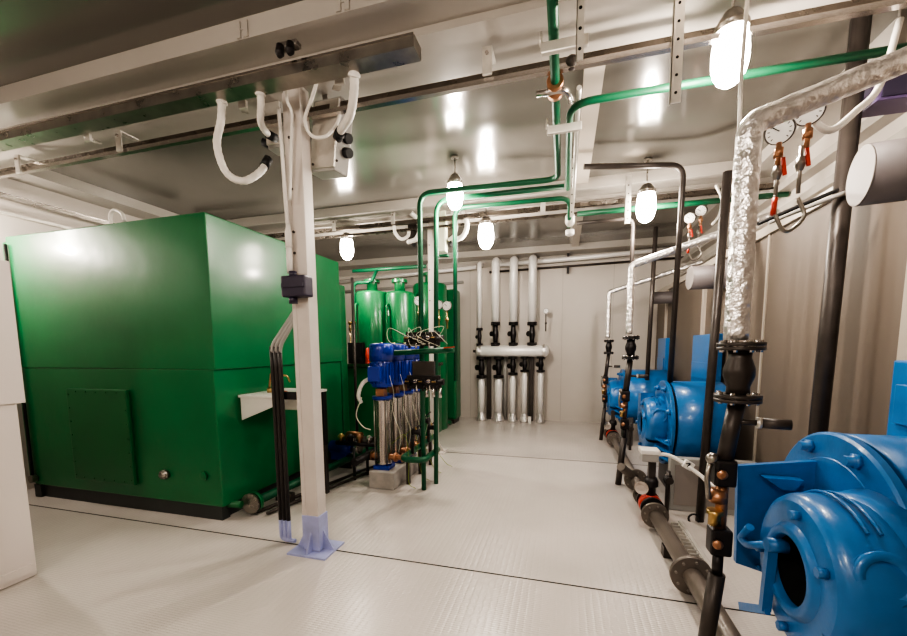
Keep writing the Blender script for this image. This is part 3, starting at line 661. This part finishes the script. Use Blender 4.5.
for (x, y) in ((-2.44, 4.18), (-2.38, 4.4)): MB().cyl((x, y, 0), (x, y, .40), .018, 10).build('leg', RUBBER, t)
MB().cyl((-2.75, 4.3, .42), (-2.2, 4.3, .42), .03, 12).build('rail', BLACK, t)
for k in range(4): MB().lathe((-2.68+k*.13, 4.3, .44), (0, 0, 1), [(0, .03), (.05, .03), (.05, .045), (.07, .045), (.1, .015)], 12).build('valve', (BRASS, BLACK, COPPER, STEEL)[k], t)
tag(MB().box((-2.9, 5.0, 0), (-2.1, 5.5, .13), bev=.01).build('dark_skid', DARK), 'low dark steel skid on the floor behind the small blue pump', 'skid')

# ================================================================== BACK-WALL MANIFOLD
YM = 8.42
hz = at(512, 351, 'y', YM).z
x0, x1 = at(476, 351, 'y', YM).x, at(549, 351, 'y', YM).x
t = thing('distribution_header', 'fat silver foil-wrapped header pipe lying across the back wall', 'header pipe', ((x0+x1)/2, YM, hz-.12))
MB().slathe((x0, YM, hz), (1, 0, 0), [(0, .05), (.03, .1), (.06, .125), (x1-x0-.06, .125), (x1-x0-.03, .1), (x1-x0, .05)], 28).build('shell', FOIL_S, t)
for xx in (x0+.10, x1-.10): MB().lathe((xx-.03, YM, hz), (1, 0, 0), [(0, .126), (0, .14), (.06, .14), (.06, .126)], 28).build('end_band', FOIL, t)
MB().lathe((x0-.06, YM, hz), (1, 0, 0), [(0, .03), (.06, .03), (.06, .07), (.08, .07)], 16).build('end_plug', DARK, t)
def flange_valve(x, y, z0, z1, r, name, label, group, m=BLACK, fr=None):
    """globe valve between two flanges, vertical"""
    t = thing(name, label, 'valve', (x, y, z0), group); h = z1-z0; fr = fr or r*2.0
    MB().slathe((x, y, z0+h*.14), (0, 0, 1), [(0, r), (h*.12, r*.95), (h*.3, r*1.3), (h*.42, r*1.3), (h*.6, r*.95), (h*.72, r)], 20).build('valve_body', m, t)
    for k, (a_, b_) in enumerate(((0, .07), (.07, .14), (.86, .93), (.93, 1))):
        MB().lathe((x, y, z0+h*a_+.001), (0, 0, 1), [(0, fr), (h*(b_-a_)-.003, fr)], 28).build('flange', m, t)
    if name == 'gas_valve':
        for zz in (z0-h*.03, z1-h*.17):
            for k in range(8):
                A = 2*pi*k/8+.2; MB().bolt((x+cos(A)*fr*.8, y+sin(A)*fr*.8, zz), (0, 0, 1), fr*.1, h*.2).build('flange_bolt', STEEL, t)
    if name != 'gas_valve': MB().cyl((x, y, z0+h*.5), (x-r*1.2, y-r*2.1, z0+h*.5), r*.4, 10).lathe((x-r*1.2, y-r*2.1, z0+h*.5), (-.5, -.86, 0), [(0, r*1.1), (r*.3, r*1.1), (r*.3, r*.4)], 14).build('handwheel', m, t)
    return t
ord4 = ('first', 'second', 'third', 'fourth'); vt = at(500, 322, 'y', YM).z; vb = hz+.11
for i, (px, rr) in enumerate(((479.5, .05), (495.6, .085), (513.5, .085), (532.4, .085))):
    X = at(px, 300, 'y', YM).x
    zt_ = at(px, (263, 255, 255, 252)[i], 'y', YM).z
    v1 = at(px, (328 if i == 0 else 322), 'y', YM).z
    pts = [(X, YM, v1), (X, YM, min(zt_, 3.42)), (X, YB-.1, min(zt_, 3.42))]
    pipe('foil_riser', pts, rr, FOIL_S, '%s vertical foil riser from the left above the silver header%s' % (ord4[i], ', the thin one' if i == 0 else ''), rad=.1, group='foil risers on the back wall', seg=20)
    flange_valve(X, YM, vb, v1, .05 if i else .035, 'header_valve', '%s black valve from the left on top of the silver header' % ord4[i], 'valves above the header')
ord5 = ('first', 'second', 'third', 'fourth', 'fifth')
for i, px in enumerate((481.4, 498.7, 512.9, 524.8, 541)):
    X = at(px, 351, 'y', YM).x; zl = at(px, (378, 378, 375, 372, 372)[i], 'y', YM).z
    flange_valve(X, YM, zl, hz-.115, (.055, .055, .05, .045, .045)[i], 'header_valve', '%s black valve from the left under the silver header' % ord5[i], 'valves below the header')
    r = (.075, .085, .065, .06, .06)[i]
    t = thing('foil_drop', '%s silver foil drop pipe from the left below the header' % ord5[i], 'pipe', (X, YM, 0), 'foil drops below the header')
    MB().slathe((X, YM, .16), (0, 0, 1), [(0, r), (zl-.26, r), (zl-.22, r*.85), (zl-.16, r*.8)], 20).build('wrap', FOIL_S, t)
    MB().slathe((X, YM, 0), (0, 0, 1), [(0, r*1.6), (.04, r*1.5), (.18, r*1.02), (.24, r*.9)], 20).build('flared_base', FOIL, t)
for i, px in enumerate((489, 531)):
    X = at(px, 400, 'y', YB-.12).x
    t = thing('header_support', 'dark upright %s behind the silver drop pipes' % ('at the left', 'at the right')[i], 'support', (X, YB-.1, 0))
    MB().box((X-.05, YB-.16, 0), (X+.05, YB-.1, hz), bev=.004).build('upright', DARK, t)
    MB().box((X-.04, YB-.16, hz-.04), (X+.04, YB, hz)).build('bracket', DARK, t)
pipe('pipe_bundle', [(at(505, 400, 'y', YB-.08).x, YB-.08, 0), (at(505, 400, 'y', YB-.08).x, YB-.08, hz)], .05, GREYP, 'grey pipe on the back wall between the silver drop pipes')
tag(MB().box((at(530, 415, 'y', YM).x-.03, YM-.1, 0), (at(530, 415, 'y', YM).x+.03, YM-.06, .14)).build('white_tag', WHITE), 'small white block on the floor before the silver drop pipes', 'block')
gauge(at(546, 311, 'y', YM), .055, 'small white gauge on a long stem at the right end of the silver header', stem=.36, fin=DARK)

# ================================================================== BOILERS
def spiral(xo, yo, zo, m, r0=.225, r1=.315):
    n = 48
    for prof in ([(0, 'i', .165), (0, 'f', .80), (.006, 'f', .88)], [(.006, 'f', .88), (.018, 'f', .94), (.04, 'f', .98), (.07, 'f', 1.0), (.16, 'f', 1.0), (.20, 'f', .97), (.235, 'f', .86)]):
        rings = []
        for k in range(n+1):
            A = 2*pi*k/n; R = r0+(r1-r0)*k/n
            rings.append([V((xo+dx, yo+cos(A-.5)*-(v if kd == 'i' else R*v), zo-sin(A-.5)*-(v if kd == 'i' else R*v))) for dx, kd, v in prof])
        m.quadstrip(rings, closed=False, caps=(False, False))
    return m
def boiler(xm, yc, label, zc=.76, back=XP, near=False):
    t = thing('boiler', label, 'boiler', (xm+.5, yc, 0), 'blue boilers')
    xp = xm+(.27 if near else .20); yb_, zb_ = yc-(.30 if near else .04), zc-.02
    MB().slathe((xp+.06, yc, zc), (1, 0, 0), [(0, .450), (.005, .457), (back-xp-.225, .457), (back-xp-.22, .45)], 64).build('shell', BLUE, t)
    MB().slathe((xp+.035, yc, zc), (1, 0, 0), [(0, .425), (.04, .425)], 48).build('gasket', HOLE, t)
    fp = MB().lathe((xp, yc, zc), (1, 0, 0), [(0, .38), (.0, .45), (.008, .462), (.035, .462), (.035, .38)], 64).lathe((xp-.004, yc, zc), (1, 0, 0), [(0, .345), (.01, .355)], 48).build('front_plate', BLUE, t)
    for k in range(8):
        A = 2*pi*k/8+.35; c = V((xp, yc+cos(A)*.405, zc+sin(A)*.405))
        MB().slathe(c, (-1, 0, 0), [(0, .032), (.018, .032), (.0181, .022), (.045, .022)], 6).build('plate_bolt', BLUE, fp)
    bu = spiral(xm, yb_, zb_, MB(), .285, .318).build('burner_casing', BLUE, t)
    MB().slathe((xm-.016, yb_, zb_), (1, 0, 0), [(.03, .130), (0, .131), (-.004, .137), (-.004, .158), (.0, .166), (.02, .184)], 40, caps=(False, False)).build('mouth_ring', BLUE, bu)
    MB().slathe((xm+.012, yb_, zb_), (1, 0, 0), [(0, .1295), (.16, .129), (.161, .02)], 36, caps=(False, True)).build('mouth_opening', HOLE, bu)
    for dx, rr in ((.105, .320), (.14, .320)):
        MB().tube([(xm+dx, yb_-cos(a/24*pi)*(rr-.025*a/24), zb_+sin(a/24*pi)*(rr-.025*a/24)) for a in range(7, 20)], .006, 8).build('casing_seam', BLUE, bu)
    oc = V((xm+.13, yb_-.14, zb_+.09))
    MB().slathe(oc+V((.0, .03, 0)), (-.05, -1, .3), [(0, .075), (.125, .07), (.13, .082), (.155, .082), (.157, .055), (.135, .05)], 24).build('outlet_boss', BLUE, bu)
    for dz in (-.10, -.18, -.26): MB().bar((xm+.10, yb_-.26, zb_+dz), (xp+.02, yb_-.38, zb_+dz-.05), .07, .018).build('rib', BLUE, bu)
    MB().slathe((xm+.15, yb_+.04, zc), (1, 0, 0), [(0, .26), (xp-xm-.14, .30)], 40).build('throat', BLUE, t)
    if near:
        # flat air-damper plate standing on the far side of the burner, with lever
        q0, q1, q2, q3, q4 = [at(*p, 'y', 2.14) for p in ((738, 466), (792, 459), (792, 582), (776, 577), (736, 563))]
        ab = MB().prism([q0, q1+V((.12, 0, 0)), q2+V((.12, 0, 0)), q3, q4], (0, .03, 0)).build('air_box', BLUE, t)
        r0 = at(765, 478, 'y', 2.08)
        MB().prism([r0, r0+V((.15, 0, 0)), r0+V((.12, 0, -.05)), r0+V((.07, 0, -.05))], (0, .06, 0)).build('lug', BLUE, ab)
        for p in ((758, 566), (783, 576)):
            r0 = at(*p, 'y', 2.13); MB().tube([r0, r0+V((0, -.03, 0))], .012, 6).build('bolt', BLUE, ab)
        pl = [at(*p, 'x', xm-.03) for p in ((750, 527), (741, 538), (747, 545), (772, 545))]
        MB().tube(fillet(pl, .02), .017, 12).cyl(pl[-1], pl[-1]+V((.03, 0, 0)), .02).build('damper_shaft', BLUE, t)
        a0, a1, a2 = [at(*p, 'x', xm-.03) for p in ((772, 545), (765, 606), (741, 606))]
        MB().bar(a0, a1+V((0, 0, -.015)), .034, .03, up=(0, 1, 0)).bar(a1+V((0, -.02, -.005)), a2, .02, .034, up=(0, 0, 1)).cyl(a0-V((.02, 0, 0)), a0+V((.05, 0, 0)), .028, 16).build('lever', BLUE, t)
    else:
        MB().prism([(xm+.02, yc+.20, zc+.30), (xm+.02, yc+.36, zc+.28), (xm+.02, yc+.36, zc-.12), (xm+.02, yc+.2, zc-.2)], (.15, 0, 0)).build('air_box', BLUE, t)
    for (dy, dz) in ((-.02, .225), (.0, -.235), (-.20, .10), (.21, -.02)): MB().tube([(xm-.0, yb_+dy, zb_+dz), (xm-.03, yb_+dy, zb_+dz)], .018, 6).build('casing_bolt', BLUE, bu)
    for x in (xp+.12, back-.12): MB().box((x-.04, yc-.38, 0), (x+.04, yc+.38, zc-.30), bev=.01).build('saddle', bpy.data.materials.get('saddle_grey') or mat('saddle_grey', (.09, .08, .075), .5), t)
    return t
b1 = boiler(.86, 2.03, 'nearest blue boiler with its round burner mouth, filling the lower right corner', near=True)
b2_ = boiler(.86, 4.80, 'middle blue boiler behind the dark vertical pipe')
b3_ = boiler(.74, 7.15, 'farthest blue boiler by the back wall')
# rear header boxes
for (ya, yb, lab) in ((1.75, 2.57, 'blue header box behind the nearest boiler'), (5.15, 5.9, 'blue header box rising behind the middle boiler'), (7.35, 7.9, 'blue header box rising behind the farthest boiler')):
    t = thing('header_box', lab, 'header box', ((XP-.08), (ya+yb)/2, 0), 'blue header boxes')
    MB().box((XP-.14, ya, .1), (XP-.037, yb, 1.74 if ya > 3 else 1.52), bev=.01).build('casing', BLUE, t)
    MB().box((XP-.155, ya+.05, 1.2), (XP-.14, yb-.05, 1.40), bev=.005).build('door', BLUE, t)
    MB().box((XP-.13, ya+.05, 0), (XP-.04, yb-.05, .1)).build('plinth', DARK, t)
# exhaust ducts
for (px, py, r, two, lab) in ((861, 176, .142, False, 'nearest grey round duct with closed pale end, upper right'), (690, 278, .135, True, 'middle grey round duct above the middle boiler'), (652, 298, .10, True, 'farthest grey round duct near the back wall')):
    q = at(px, py, 'x', 1.42); dd = V((1, -.16, 0) if not two else (1, .05, 0)).normalized(); t = thing('exhaust_duct', lab, 'duct', q, 'exhaust ducts')
    MB().lathe(q, dd, [(0, r), ((XR-q.x-.11)/dd.x, r)], 40).build('duct_body', DUCTM, t)
    MB().lathe(q, dd, [(-.006, r*.985), (.0, r*1.0)], 40).build('end_cap', DUCTC, t)
    if two: MB().lathe(q+V((.3, 0, .03)), dd, [(0, r*1.22), (XR-q.x-.42, r*1.22)], 40).build('wide_sleeve', DUCTM, t)

# ================================================================== GAS LINES ON THE RIGHT
def foil_line(x, y, zb, ze, xe, ye, zend, r, label):
    pts = fillet([(x, y, zb), (x, y, ze), (xe, ye, zend)], r*1.1)
    Q = [];  
    for a_, b_ in zip(pts, pts[1:]):
        n = max(1, int((b_-a_).length/.03))
        for k in range(n): Q.append(a_.lerp(b_, k/n))
    Q.append(pts[-1]); R = [r*(1+random.uniform(-.03, .03)) for _ in Q]
    return tag(MB().tube(Q, r, 20, radii=R).build('foil_pipe', FOIL, base=(x, y, zb)), label, 'pipe', 'foil-wrapped gas pipes')
e1 = at(745, 127, 'y', 1.97); s1 = at(907, 58, 'x', 1.25)
f1x, f1y = .712, 1.97
foil_line(f1x, f1y, at(735, 340, 'y', f1y).z, 2.50, 2.1, 2.2, 2.50+(s1.z-2.5)*(1.39/.54), .046, 'thick crumpled foil pipe nearest the camera, bending off to the upper right')
f2x, f2y = .70, 4.8
foil_line(f2x, f2y, at(629, 334, 'y', f2y).z, 2.49, 1.95, 4.6, 2.86, .037, 'middle foil pipe rising then sloping right behind the nearest one')
f3x, f3y = .705, 7.1
foil_line(f3x, f3y, at(608, 338, 'y', f3y).z, 2.50, 2.0, 6.9, 2.87, .036, 'farthest foil pipe by the back wall')
def gasline(x, y, ztop, k, who, near=False):
    # flanged valve under the foil, then dark drop with valve blocks
    zv1 = ztop; zv0 = ztop-.26*k
    flange_valve(x, y, zv0, zv1, .045*k, 'gas_valve', 'dark flanged valve under the %s foil pipe' % who, 'gas valves', DARK if near else BLACK, fr=.088*k)
    xv = x; x = x-.035
    t = thing('gas_train', 'dark gas pipe with stacked black and brass valve blocks under the %s foil pipe' % who, 'gas train', (x, y, .55), 'gas trains')
    MB().cyl((x, y, 1.08), (xv, y, zv0), .033*k, 16).build('upper_pipe', DARK, t)
    bl = MB()
    for z in (1.04, .72): 
        q = MB().cbox((x, y, z), (.085, .08, .12), bev=.012).build('valve_block', BLACK, t)
        MB().lathe((x-.02, y-.043, z), (-.1, -1, 0), [(0, .021), (.012, .021), (.02, .010)], 14).build('dial', COPPER, q)
    MB().lathe((x-.03, y-.02, .80), (0, 0, 1), [(0, .026), (.05, .026), (.05, .034), (.07, .034)], 8).build('brass_nut', BRASS, t)
    MB().cyl((x, y, .78), (x, y, .98), .024, 12).lathe((x-.015, y, .9), (0, 0, 1), [(0, .036), (.03, .04), (.06, .03)], 12).build('union', COPPER, t)
    MB().sphere((x-.05, y-.01, 1.10), .026).tube(fillet([(x-.05, y, 1.1), (x-.07, y-.02, 1.02), (x-.06, y-.03, .92)], .03), .012, 8).build('pilot_line', GALV, t)
    MB().cyl((x, y, .55), (x, y, .66), .022, 12).build('nipple', BLACK, t)
    MB().tube([(x, y, .56), (x-.045, y, 0.0)], .034*k, 16).build('leg_pipe', DARK, t)
    MB().cyl((x+.02, y, 1.27), (x+.12, y-.02, 1.27), .013, 10).cyl((x+.12, y-.02, 1.27), (x+.22, y-.04, 1.27), .022, 12).build('side_tap', DARK, t)
    MB().lathe((x+.105, y-.018, 1.27), (1, -.2, 0), [(0, .024), (.018, .024)], 12).build('tap_band', GALV_L, t)
    return t
gasline(f1x+.02, f1y, at(735, 342, 'y', f1y).z, 1.0, 'nearest', True)
gasline(f2x+.02, f2y, at(629, 336, 'y', f2y).z, 1.0, 'middle')
gasline(f3x+.02, f3y, at(608, 340, 'y', f3y).z, .9, 'farthest')
# tall dark pipes
def tall(px0, py0, px1, py1, y, r, z0, z1, lab, m=DARK):
    a_, b_ = at(px0, py0, 'y', y), at(px1, py1, 'y', y); k = (a_.x-b_.x)/(a_.z-b_.z)
    return pipe('vent_pipe', [(b_.x+(z0-b_.z)*k, y, z0), (b_.x+(z1-b_.z)*k, y, z1)], r, m, lab, group='tall dark vent pipes')
tall(863, 0, 816, 450, 3.05, .048, 0, 3.5, 'tall thick dark pipe from floor to ceiling at the right, before the taupe panels')
ypp = at(700, 521, 'z', 0).y
tall(727, 180, 700, 515, ypp, .035, 0, at(727, 172, 'y', ypp).z, 'tall dark pipe just left of the nearest foil pipe')
tall(656, 225, 647, 380, 6.4, .03, 1.1, 3.3, 'slim dark vent pipe standing at the farthest boiler')
t = thing('pipe_ring', 'small black ring at the foot of the pipe left of the nearest gas valves', 'ring', at(700, 516, 'y', ypp-.03))
c = at(694, 519, 'y', ypp-.03)
MB().tube([c+V((.045*cos(a*pi/8), 0, (.045*sin(a*pi/8)))) for a in range(17)], .009, 8).build('ring', RUBBER, t)
t = thing('lamp_pole', 'slender bright rod hanging below the brightest lamp', 'rod', at(742, 190, 'y', 2.35))
a_, b_ = at(741, 80, 'y', 2.35), at(737, 190, 'y', 2.35)
MB().tube([b_, a_, (a_.x+.01, 2.35, 3.5)], .009, 10).build('rod', GALV_L, t)
# gauge clusters
def cluster(px, py, y, k, who):
    for i, (dx, dz) in enumerate(((0, 0), (.10, .06))):
        q = at(px, py, 'y', y)+V((dx*k, -.02*i, dz*k))
        gauge(q, .058*k, '%s white dial gauge of the pair hanging %s' % (('left', 'right')[i], who), d=(-.45, -.8, -.38), stem=.10*k, fin=COPPER)
    q = at(px, py, 'y', y)+V((.05, 0, -.16*k))
    t = thing('gauge_cock', 'red and steel gauge cocks under the dial pair %s' % who, 'valve', q-V((0, 0, .3)), 'gauge cocks')
    for i in (0, 1):
        c = q+V((-.05*k+.09*i*k, 0, .03*i))
        MB().cyl(c+V((0, 0, .05)), c-V((0, 0, .16*k)), .009, 8).lathe(c, (0, 0, -1), [(0, .018), (.03, .022), (.06, .012)], 10).build('cock', GALV, t)
        MB().bar(c+V((.01, -.024, .03)), c+V((.022, -.024, -.05*k)), .014, .01, up=(0, 1, 0)).build('red_handle', RED, t)
    MB().tube(spline([q+V((.04, 0, -.15*k)), q+V((.07, 0, -.24*k)), q+V((.0, 0, -.30*k)), q+V((-.05, 0, -.2*k)), q+V((-.05, 0, -.13*k))]), .009, 8).build('syphon_loop', GALV, t)
    MB().cyl(q+V((-.05*k, 0, -.14*k)), q+V((-.055*k, 0, -.22*k)), .012, 10).build('red_plug', RED, t)
cluster(780, 131, 2.3, 1.0, 'below the nearest foil pipe')
cluster(690, 218, 4.8, .95, 'far, above the middle duct')
hose('flexible_hose', [at(813, 108, 'y', 2.3), at(817, 124, 'y', 2.3), at(832, 130, 'y', 2.32), at(855, 112, 'y', 2.4), at(880, 85, 'y', 2.6), at(900, 20, 'y', 2.8)], .016, 'white hose looping behind the nearest foil pipe at the upper right', cuffs=False)
hose('cable', [at(758, 224, 'y', 2.9), at(790, 210, 'y', 2.9), at(838, 190, 'y', 2.9)], .012, 'black cable sloping behind the nearest gauges', m=RUBBER, cuffs=False)
hose('cable', [at(768, 223, 'y', 3.0), at(800, 210, 'y', 3.0), at(845, 193, 'y', 3.0)], .014, 'grey cable sloping just below the black one near the gauges', m=GREYP, cuffs=False)
hose('cable', [at(716, 185, 'y', 4.7), at(722, 200, 'y', 4.7), at(719, 215, 'y', 4.75), at(712, 225, 'y', 4.8)], .012, 'thin pale cable curling left of the nearest foil pipe far up', cuffs=False)
t = thing('purple_box', 'dark violet box at the upper right edge behind the foil pipe', 'control box', at(893, 108, 'y', 3.1))
q = at(897, 92, 'y', 3.1); MB().cbox(q, (.30, .2, .16), bev=.01).build('housing', mat('violet_panel', (.10, .07, .16), .45), t)
MB().cbox(q+V((0, -.105, 0)), (.26, .012, .13)).build('lid', PURPLE, t)
MB().box((q.x-.02, q.y, q.z), (q.x+.02, q.y+.02, ZC)).build('drop_rod', GALV, t)

# ================================================================== FLOOR GAS MAIN
fx = .80; P0, P1 = (.84, .9, .13), (.80, 8.2, .13)
t = thing('floor_main', 'long dark pipe lying on the floor in front of the blue boilers', 'pipe', (fx, 4.5, 0))
MB().tube([P0, (.83, 2.4, .13), (.80, 3.7, .13)], .058, 20).tube([(.79, 4.1, .13), P1], .05, 18).build('main_pipe', FPIPE, t)
for y, r in ((2.72, .125), (3.66, .11), (4.15, .1), (4.62, .12), (6.6, .11), (7.1, .11)):
    fl = MB().lathe((.82 if y < 3 else .795, y-.02, .13), (0, 1, 0), [(0, r), (.035, r), (.035, .06)], 28).build('flange', FPIPE, t)
    MB().boltring((.82 if y < 3 else .795, y-.03, .13), (0, 1, 0), r*.78, 8, .009, .055).build('flange_bolts', GALV, fl)
for y in (1.5, 3.2, 5.4, 7.6): MB().box((.76, y-.04, 0), (.88, y+.04, .085)).build('pipe_shoe', DARK, t)
MB().tube(fillet([(.80, 4.62, .14), (.66, 4.55, .26), (.62, 4.5, .30)], .05), .045).build('elbow', FPIPE, t)
def red_valve(y, k, who):
    t = thing('butterfly_valve', 'red and black valve in the floor pipe before the %s boiler' % who, 'valve', (.80, y, 0), 'floor pipe valves')
    MB().lathe((.80, y-.06, .14), (0, 1, 0), [(0, .09*k), (.03, .1*k), (.09, .1*k), (.12, .09*k)], 24).build('valve_body', RED, t)
    MB().lathe((.80, y-.12, .14), (0, 1, 0), [(0, .10*k), (.04, .10*k)], 24).build('flange', BLACK, t)
    MB().lathe((.80, y+.08, .14), (0, 1, 0), [(0, .10*k), (.04, .10*k)], 24).build('flange', BLACK, t)
    MB().lathe((.80, y, .20), (0, 0, 1), [(0, .04), (.12, .04), (.12, .06), (.17, .06), (.2, .045)], 18).build('bonnet', BLACK, t)
    MB().lathe((.72, y-.02, .30), (-.4, -1, .1), [(0, .055*k), (.015, .06*k), (.02, .03)], 20).build('handwheel', STEEL, t)
    MB().box((.77, y-.03, .38), (.83, y+.03, .56), bev=.006).build('actuator_neck', DARK, t)
    return t
red_valve(3.88, 1.0, 'middle'); red_valve(6.85, 1.0, 'farthest')
t = thing('valve_actuator', 'pale grey actuator box on top of the floor valve before the middle boiler', 'actuator', (.80, 3.88, .56))
MB().box((.70, 3.80, .56), (.84, 3.94, .64), bev=.012).build('housing', GREYP, t)
MB().box((.69, 3.79, .63), (.85, 3.95, .67), bev=.01).build('lid', WHITE, t)
hose('actuator_hose', [(.84, 3.88, .62), (.95, 3.82, .62), (1.12, 3.7, .52), (1.2, 3.6, .46), (1.28, 3.5, .50), (1.30, 3.45, .62)], .018, 'white hose curving right from the pale actuator box', cuffs=False)
q = V((1.06, 3.76, .57)); t = thing('hose_tag', 'white tag with a dark mark on the actuator hose', 'tag', q)
MB().cbox(q, (.08, .05, .07), Matrix.Rotation(radians(30), 3, 'Y'), bev=.006).build('plate', WHITE, t)
MB().cbox(q+V((-.0, -.027, .005)), (.012, .003, .04), Matrix.Rotation(radians(30), 3, 'Y')).cbox(q+V((-.008, -.027, .02)), (.03, .003, .008), Matrix.Rotation(radians(-10), 3, 'Y')).build('mark', HOLE, t)
q = at(683, 452, 'y', 4.2)
t = thing('gas_meter_box', 'grey box on the floor below the middle boiler, behind the white hose', 'box', (1.2, 4.25, 0))
MB().box((1.02, 4.15, .0), (1.75, 4.25, .52), bev=.01).build('housing', GREYP, t)
MB().box((1.06, 4.142, .06), (1.70, 4.15, .46)).build('cover', mat('taupe_cover', (.30, .27, .25), .5), t)
for i, (x, y) in enumerate(((.98, 4.05), (1.02, 6.5))):
    t = thing('drain_valve', 'small dark drain valve standing beneath the %s boiler burner' % ('middle', 'farthest')[i], 'valve', (x, y, 0), 'drain valves')
    MB().cyl((x, y, 0), (x, y, .42), .02, 10).build('pipe', DARK, t)
    MB().lathe((x, y, .3), (0, 0, 1), [(0, .035), (.03, .045), (.08, .03)], 12).build('valve_body', BLACK, t)
    MB().lathe((x-.0, y-.05, .34), (0, -1, 0), [(0, .035), (.012, .035)], 14).build('handwheel', DARK, t)
t = thing('grey_radiator', 'grey finned strip on the floor between the floor pipe and the boilers', 'fitting', (1.02, 3.3, 0))
m = MB()
for k in range(14): m.box((.93, 2.9+k*.06, 0), (1.0, 2.91+k*.06, .07))
m.box((.985, 2.9, 0), (.995, 3.7, .07))
m.build('fins', GALV_L, t); MB().box((.995, 2.88, 0), (1.02, 3.72, .08)).build('spine', GALV_L, t)

# ================================================================== CAMERA, WORLD, VIEW
cd = bpy.data.cameras.new('camera'); cam = bpy.data.objects.new('camera', cd); C.objects.link(cam)
cd.sensor_fit = 'HORIZONTAL'; cd.sensor_width = 36; cd.lens = FPX*36/907; cd.shift_x = 0; cd.shift_y = (PY-318)/907
R3 = Matrix((CR, CU, -_f)).transposed(); cam.matrix_world = Matrix.Translation((0, 0, H)) @ R3.to_4x4()
cd.clip_start = .05
bpy.context.scene.camera = cam
w = bpy.data.worlds.new('world'); bpy.context.scene.world = w; w.use_nodes = True
w.node_tree.nodes['Background'].inputs[0].default_value = (1, .93, .85, 1); w.node_tree.nodes['Background'].inputs[1].default_value = .2
vs = bpy.context.scene.view_settings
vs.view_transform = 'AgX'; vs.look = 'AgX - High Contrast'; vs.exposure = .45
for o in list(C.objects):
    if '_w' in o: del o['_w']
